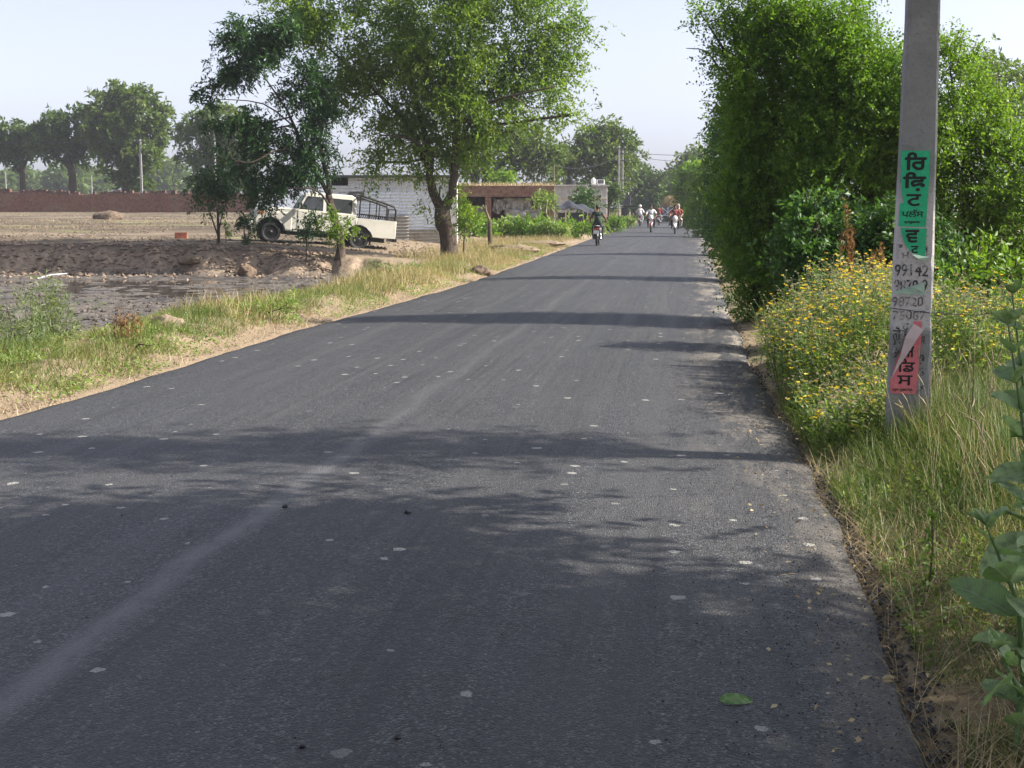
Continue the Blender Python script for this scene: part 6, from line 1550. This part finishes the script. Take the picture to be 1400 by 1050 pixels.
# ------------------------------------------------------------------ low growth, left verge
def left_pts(n, b0, b1, s0, s1, r_, pw=1.0):
    b = b0 + (b1 - b0) * r_.random(n) ** pw; s_ = s0 + (s1 - s0) * r_.random(n)
    x, y = xy(edge_l(b) - s_, b)
    return np.stack([x, y, terrain(x, y) - .01], -1), s_, b
R3 = np.random.default_rng(111)
p, s_, b_ = left_pts(160000, 3, 60, .22, 2.9, R3, 1.5)
k = fbm(p[:, 0], p[:, 1], .75, 3, 35) + .22 * sst(b_, 14, 24) - .35 * sst(s_, .7, .3) > -.04
p, s_, b_ = p[k], s_[k], b_[k]
dry = np.clip(.58 + .55 * fbm(p[:, 0], p[:, 1], .35, 3, 45) + .30 * sst(b_, 19, 36) + R3.normal(0, .2, len(p)), 0, 1)
tag(blades('verge_grass', 'grass', p, R3.uniform(.05, .22, len(p)) * (.55 + .5 * sst(s_, .3, 1.1)) * (.6 + .8 * (vn(p[:, 0] * 1.7, p[:, 1] * 1.7, 6) + .5)), .008, .45, .6, R3, rbias=dry), 'tufted green and straw coloured grass along the left verge', 'grass', kind='stuff')
p, s_, b_ = left_pts(26000, 18, 75, .5, 4.2, R3, 1.2)
k = fbm(p[:, 0], p[:, 1], .45, 3, 55) + .1 * sst(b_, 20, 30) > .06
p = p[k]
tag(blades('dry_grass', 'drygrass', p, R3.uniform(.15, .42, len(p)), .012, .35, .5, R3), 'dry yellow grass on the left bank near the thick trunk', 'grass', kind='stuff')
n = 14000
x_ = R3.uniform(-48, 2, n); y_ = R3.uniform(46, 130, n) ; a_, b_ = ab(x_, y_); s_ = edge_l(b_) - a_
k = (s_ > 3) & (fbm(x_, y_, .12, 3, 65) > .16)
p = np.stack([x_, y_, terrain(x_, y_) - .01], -1)[k]
tag(blades('stubble', 'straw', p, R3.uniform(.06, .2, len(p)), .02, .4, .4, R3), 'short straw stubble scattered over the raised field', 'grass', kind='stuff')

def creeping(lab, pts, ll, lw, r_, mat, hmax):
    n = len(pts); d = nrm(r_.normal(0, 1, (n, 3)) * np.array([1, 1, .35]) + np.array([0, 0, .25]))
    p_ = pts + np.stack([np.zeros(n), np.zeros(n), .015 + hmax * r_.random(n) ** 2], -1)
    V, F = leafquads(p_, d, ll * r_.uniform(.5, 1.4, n), lw * r_.uniform(.6, 1.3, n), r_)
    tag(npmesh('creeping_weeds', V, [F], M[mat], None, rnd=np.clip(.5 + .6 * vn(pts[:, 0] * 2, pts[:, 1] * 2, 4) + r_.normal(0, .2, n), 0, 1)), lab, 'weeds', kind='stuff')
p, s_, b_ = left_pts(66000, 3, 62, .12, 3.0, R3, 1.4)
k = fbm(p[:, 0], p[:, 1], 1.3, 3, 85) + .15 * sst(s_, .2, .8) > .10
creeping('low creeping weeds and small leaves covering the left verge', p[k], .05, .022, R3, 'weed', .10)
p, s_, b_ = left_pts(26000, 9.5, 62, .05, 3.0, R3, 1.4)
tag(blades('dry_grass', 'straw', p, R3.uniform(.05, .16, len(p)), .006, 1.0, .8, R3), 'pale dead grass strewn along the left verge', 'grass', kind='stuff')
p, s_, b_ = right_pts(26000, 5.0, 13, .1, 3.0, R2, 1.2)
k = fbm(p[:, 0], p[:, 1], 1.6, 3, 86) > .12
creeping('small creeping weeds in the grass of the right verge', p[k], .035, .017, R2, 'weed', .10)

def small_bush(name, lab, cat, D, lobes, leaf, seed, ll, lw, dens=14, L=8, length=.3, group=None, per=4, droop=.2, gap=.05):
    return grow(name, lab, cat, D, [], lobes, leaf, dens=dens, per=per, length=length, L=L, ll=ll, lw=lw, droop=droop, gap=gap, seed=seed, group=group, maxtw=24, rdef=.012)
small_bush('feathery_weed', 'tall grey green feathery weed at left, right of the pale wet strip', 'plant', 16.2, [(68, 420, 20, 18), (72, 446, 18, 22), (80, 478, 18, 22), (60, 432, 14, 14), (86, 500, 16, 14)], 'grey_leaf', 501, .055, .012, 22, 9, .25, droop=.1, gap=.15)
small_bush('feathery_weed', 'wide grey green feathery weed cut by the left photo edge', 'plant', 15.2, [(10, 425, 18, 18), (12, 460, 22, 20), (34, 475, 20, 16), (8, 490, 16, 12), (50, 500, 20, 12)], 'grey_leaf', 502, .055, .012, 22, 9, .25, droop=.1, gap=.2)
small_bush('weed_tuft', 'low bright green weed tuft at the left edge by the asphalt', 'plant', 13.4, [(10, 515, 14, 8), (28, 525, 10, 7), (4, 540, 9, 6)], 'weed', 503, .05, .014, 24, 7, .15)
small_bush('weed_tuft', 'green weed tuft below the reddish brown dried weed', 'plant', 15.3, [(190, 480, 16, 8), (165, 492, 14, 7), (215, 470, 12, 7)], 'weed', 504, .055, .014, 22, 7, .15)
small_bush('weed_tuft', 'broad green weed clump on the verge above the middle road bend', 'plant', 20, [(370, 428, 26, 12), (340, 440, 18, 9), (395, 420, 14, 10)], 'weed', 505, .065, .018, 20, 7, .2)
small_bush('weed_tuft', 'pale green weed with upright stems where the verge meets the mud, near the truck', 'plant', 30, [(520, 372, 8, 14), (512, 385, 10, 8), (530, 380, 8, 9)], 'grey_leaf', 506, .09, .026, 16, 7, .22)
small_bush('weed_tuft', 'yellow green weed tuft on the verge left of the thick trunk', 'plant', 34, [(545, 378, 14, 8), (560, 384, 14, 7)], 'weed', 507, .09, .026, 16, 7, .22)
gl = [((655, 306, 16, 10), 68, 'low green weeds right of the sucker shoots'), ((690, 304, 20, 12), 70, 'grassy green weeds before the brick shed middle pillar'), ((722, 306, 20, 14), 69, 'tall green weeds before the hanging grey sheets'),
      ((752, 308, 18, 12), 68, 'rounded green weeds at the right end of the brick shed'), ((782, 306, 18, 10), 72, 'green weeds beside the wooden stakes'), ((810, 302, 12, 8), 82, 'green weeds left of the rider in the green shirt'),
      ((838, 300, 14, 9), 92, 'green weeds beside the foot of the twin power poles'), ((856, 296, 9, 8), 110, 'light green weeds past the twin power poles'), ((640, 290, 9, 14), 62, 'leafy green shrub between the white pillar and the brick shed'), ((742, 268, 10, 8), 73, 'green plant climbing the right brick pillar')]
for i, (l, D, lab) in enumerate(gl):
    px, py, rx, ry = l
    small_bush('weed_clump', lab, 'weeds', D, [(px - rx * .5, py + 9, rx * .55, ry * .55), (px + rx * .4, py + 8, rx * .6, ry * .65), (px, py + 6, rx * .5, ry * .55), (px + rx * .9, py + 9, rx * .4, ry * .4)], 'weed' if i % 2 else 'hedge', 520 + i, .20, .075, 4.5, 7, .4, group='weeds in front of the brick shed')

# stones and lumps on the left verge
def lump(name, lab, cat, px, py, D, r3, mat, seed):
    r_ = np.random.default_rng(seed); c = at(px, py, D); c[2] = terrain(c[0], c[1]) + r3[2] * .35
    mb = MB().sphere((0, 0, 0), r3, 34, 22)
    mb.v = [tuple(np.array(v) * (1 + .5 * float(vn(v[0] / r3[0] * 1.5 + seed, v[1] / r3[1] * 1.5 + v[2] / r3[2] * 2)) + .35 * float(vn(v[0] / r3[0] * 4 + seed * 3, v[1] / r3[1] * 4 + v[2] / r3[2] * 3)) + .12 * float(vn(v[0] / r3[0] * 9 + v[2] / r3[2] * 5, v[1] / r3[1] * 9 + seed)))) for v in mb.v]
    o = mb.build(name, mat, None, True); o.location = tuple(c); o.rotation_euler = (0, 0, r_.uniform(0, 3))
    return tag(o, lab, cat)
M['dirt'] = plain('sandy_dirt', (.19, .142, .095), .95, 0, .3, 8, .8)
M['darkdirt'] = plain('dark_dirt', (.13, .09, .06), .95, 0, .35, 8, .8)
M['brickm'] = plain('loose_brick', (.30, .10, .06), .9, 0, .25, 12, .3)
lump('earth_mound', 'rounded bare sandy mound in the grass of the left verge', 'mound', 228, 440, 17.6, (.24, .2, .12), M['dirt'], 1)
lump('earth_mound', 'crumbly earth mound beside the forked post', 'mound', 700, 340, 50, (.95, .8, .18), M['dirt'], 2)
lump('earth_mound', 'low grassy earth mound on the verge past the forked post', 'mound', 735, 325, 58, (1.0, .9, .15), M['dirt'], 3)
lump('earth_mound', 'dark clod of earth at the asphalt edge right of the thick trunk', 'mound', 657, 374, 35, (.3, .22, .16), M['darkdirt'], 4)
lump('soil_heap', 'small dark soil heap alone on the raised field', 'mound', 149, 306, 92, (1.1, .8, .40), M['darkdirt'], 5)
lump('stone', 'pale stone on the verge below the tall feathery weed', 'stone', 65, 522, 14.2, (.07, .05, .06), M['dirt'], 6)
lump('stone', 'dark boulder lump at the foot of the cut bank', 'stone', 338, 368, 42, (.28, .22, .24), M['darkdirt'], 8)
lump('stone', 'pale rounded clod at the foot of the cut bank below the young tree', 'stone', 262, 360, 42.4, (.42, .3, .15), M['dirt'], 9)
mb = MB().box((0, 0, .055), (.22, .11, .11), None, .006)
o = mb.build('brick', M['brickm']); q = gnd(248, 326, .6); q[2] = terrain(q[0], q[1]); o.location = tuple(q); o.rotation_euler = (0, 0, .1); o.scale = (1.9, 1.9, 1.9)
tag(o, 'single red brick lying on the raised field edge', 'brick')
mb = MB().tube([(-.4, 0, .02), (0, .03, .06), (.45, 0, .03)], [.03, .035, .025], 6)
o = mb.build('pale_stick', M['white']); q = at(70, 366, 41); o.location = (q[0], q[1], terrain(q[0], q[1]) + .02); o.rotation_euler = (0, -.15, .3)
tag(o, 'short pale stick lying at the foot of the cut bank', 'stick')

# dead leaves and bits blown along the right edge
R6 = np.random.default_rng(131)
p, s_, b_ = right_pts(700, 4.2, 14, -.45, 1.6, R6, 1.3)
p[:, 2] = np.where(s_ < 0, road_z(p[:, 0], p[:, 1]) + .014, p[:, 2] + .03)
d = R6.normal(0, 1, (len(p), 3)) * np.array([1, 1, .15]); V, F = leafquads(p, nrm(d), R6.uniform(.015, .05, len(p)), R6.uniform(.008, .022, len(p)), R6)
tag(npmesh('leaf_litter', V, [F], M['straw'], None, rnd=R6.random(len(p))), 'small dead leaves and chaff blown along the right road edge', 'litter', kind='stuff')

# fallen leaf on the road
V, F = big_leaf(np.zeros(3), (1, .15, .1), .115, .062, .12, np.random.default_rng(5))
o = npmesh('fallen_leaf', V, [F], leafmat('fresh_leaf', [(.07, .15, .03), (.2, .3, .12)], .2), None, rnd=np.random.default_rng(2).random(len(F)), smooth=True)
q = gnd(985, 951, .06); o.location = (q[0], q[1], road_z(q[0], q[1]) + .012); tag(o, 'single fallen green leaf lying on the near asphalt', 'leaf')
V, F = big_leaf(np.zeros(3), (.9, .5, .05), .05, .03, .2, np.random.default_rng(6))
o = npmesh('fallen_leaf', V, [F], M['straw'], None, rnd=np.full(len(F), .9), smooth=True)
q = gnd(1207, 919, .05); o.location = (q[0], q[1], road_z(q[0], q[1]) + .01); tag(o, 'tiny pale dry leaf near the right asphalt edge', 'leaf')
for (px, py, s_, lab) in ((557, 704, .02, 'black bitumen lump in the middle of the near road'), (545, 1010, .013, 'black bitumen lump nearest the viewer'), (390, 697, .018, 'black bitumen lump beside the pale centre joint'), (413, 1024, .011, 'small black bitumen lump left of the nearest one')):
    mb = MB().sphere((0, 0, 0), (s_, s_ * .8, s_ * .65), 8, 6)
    mb.v = [tuple(np.array(v) * (1 + .6 * float(vn(v[0] * 90 + px, v[1] * 90 + v[2] * 60)))) for v in mb.v]
    o = mb.build('bitumen_lump', M['black'], None, False); q = gnd(px, py, .05); o.location = (q[0], q[1], road_z(q[0], q[1]) + s_ * .4); tag(o, lab, 'lump', 'bitumen lumps on the road')
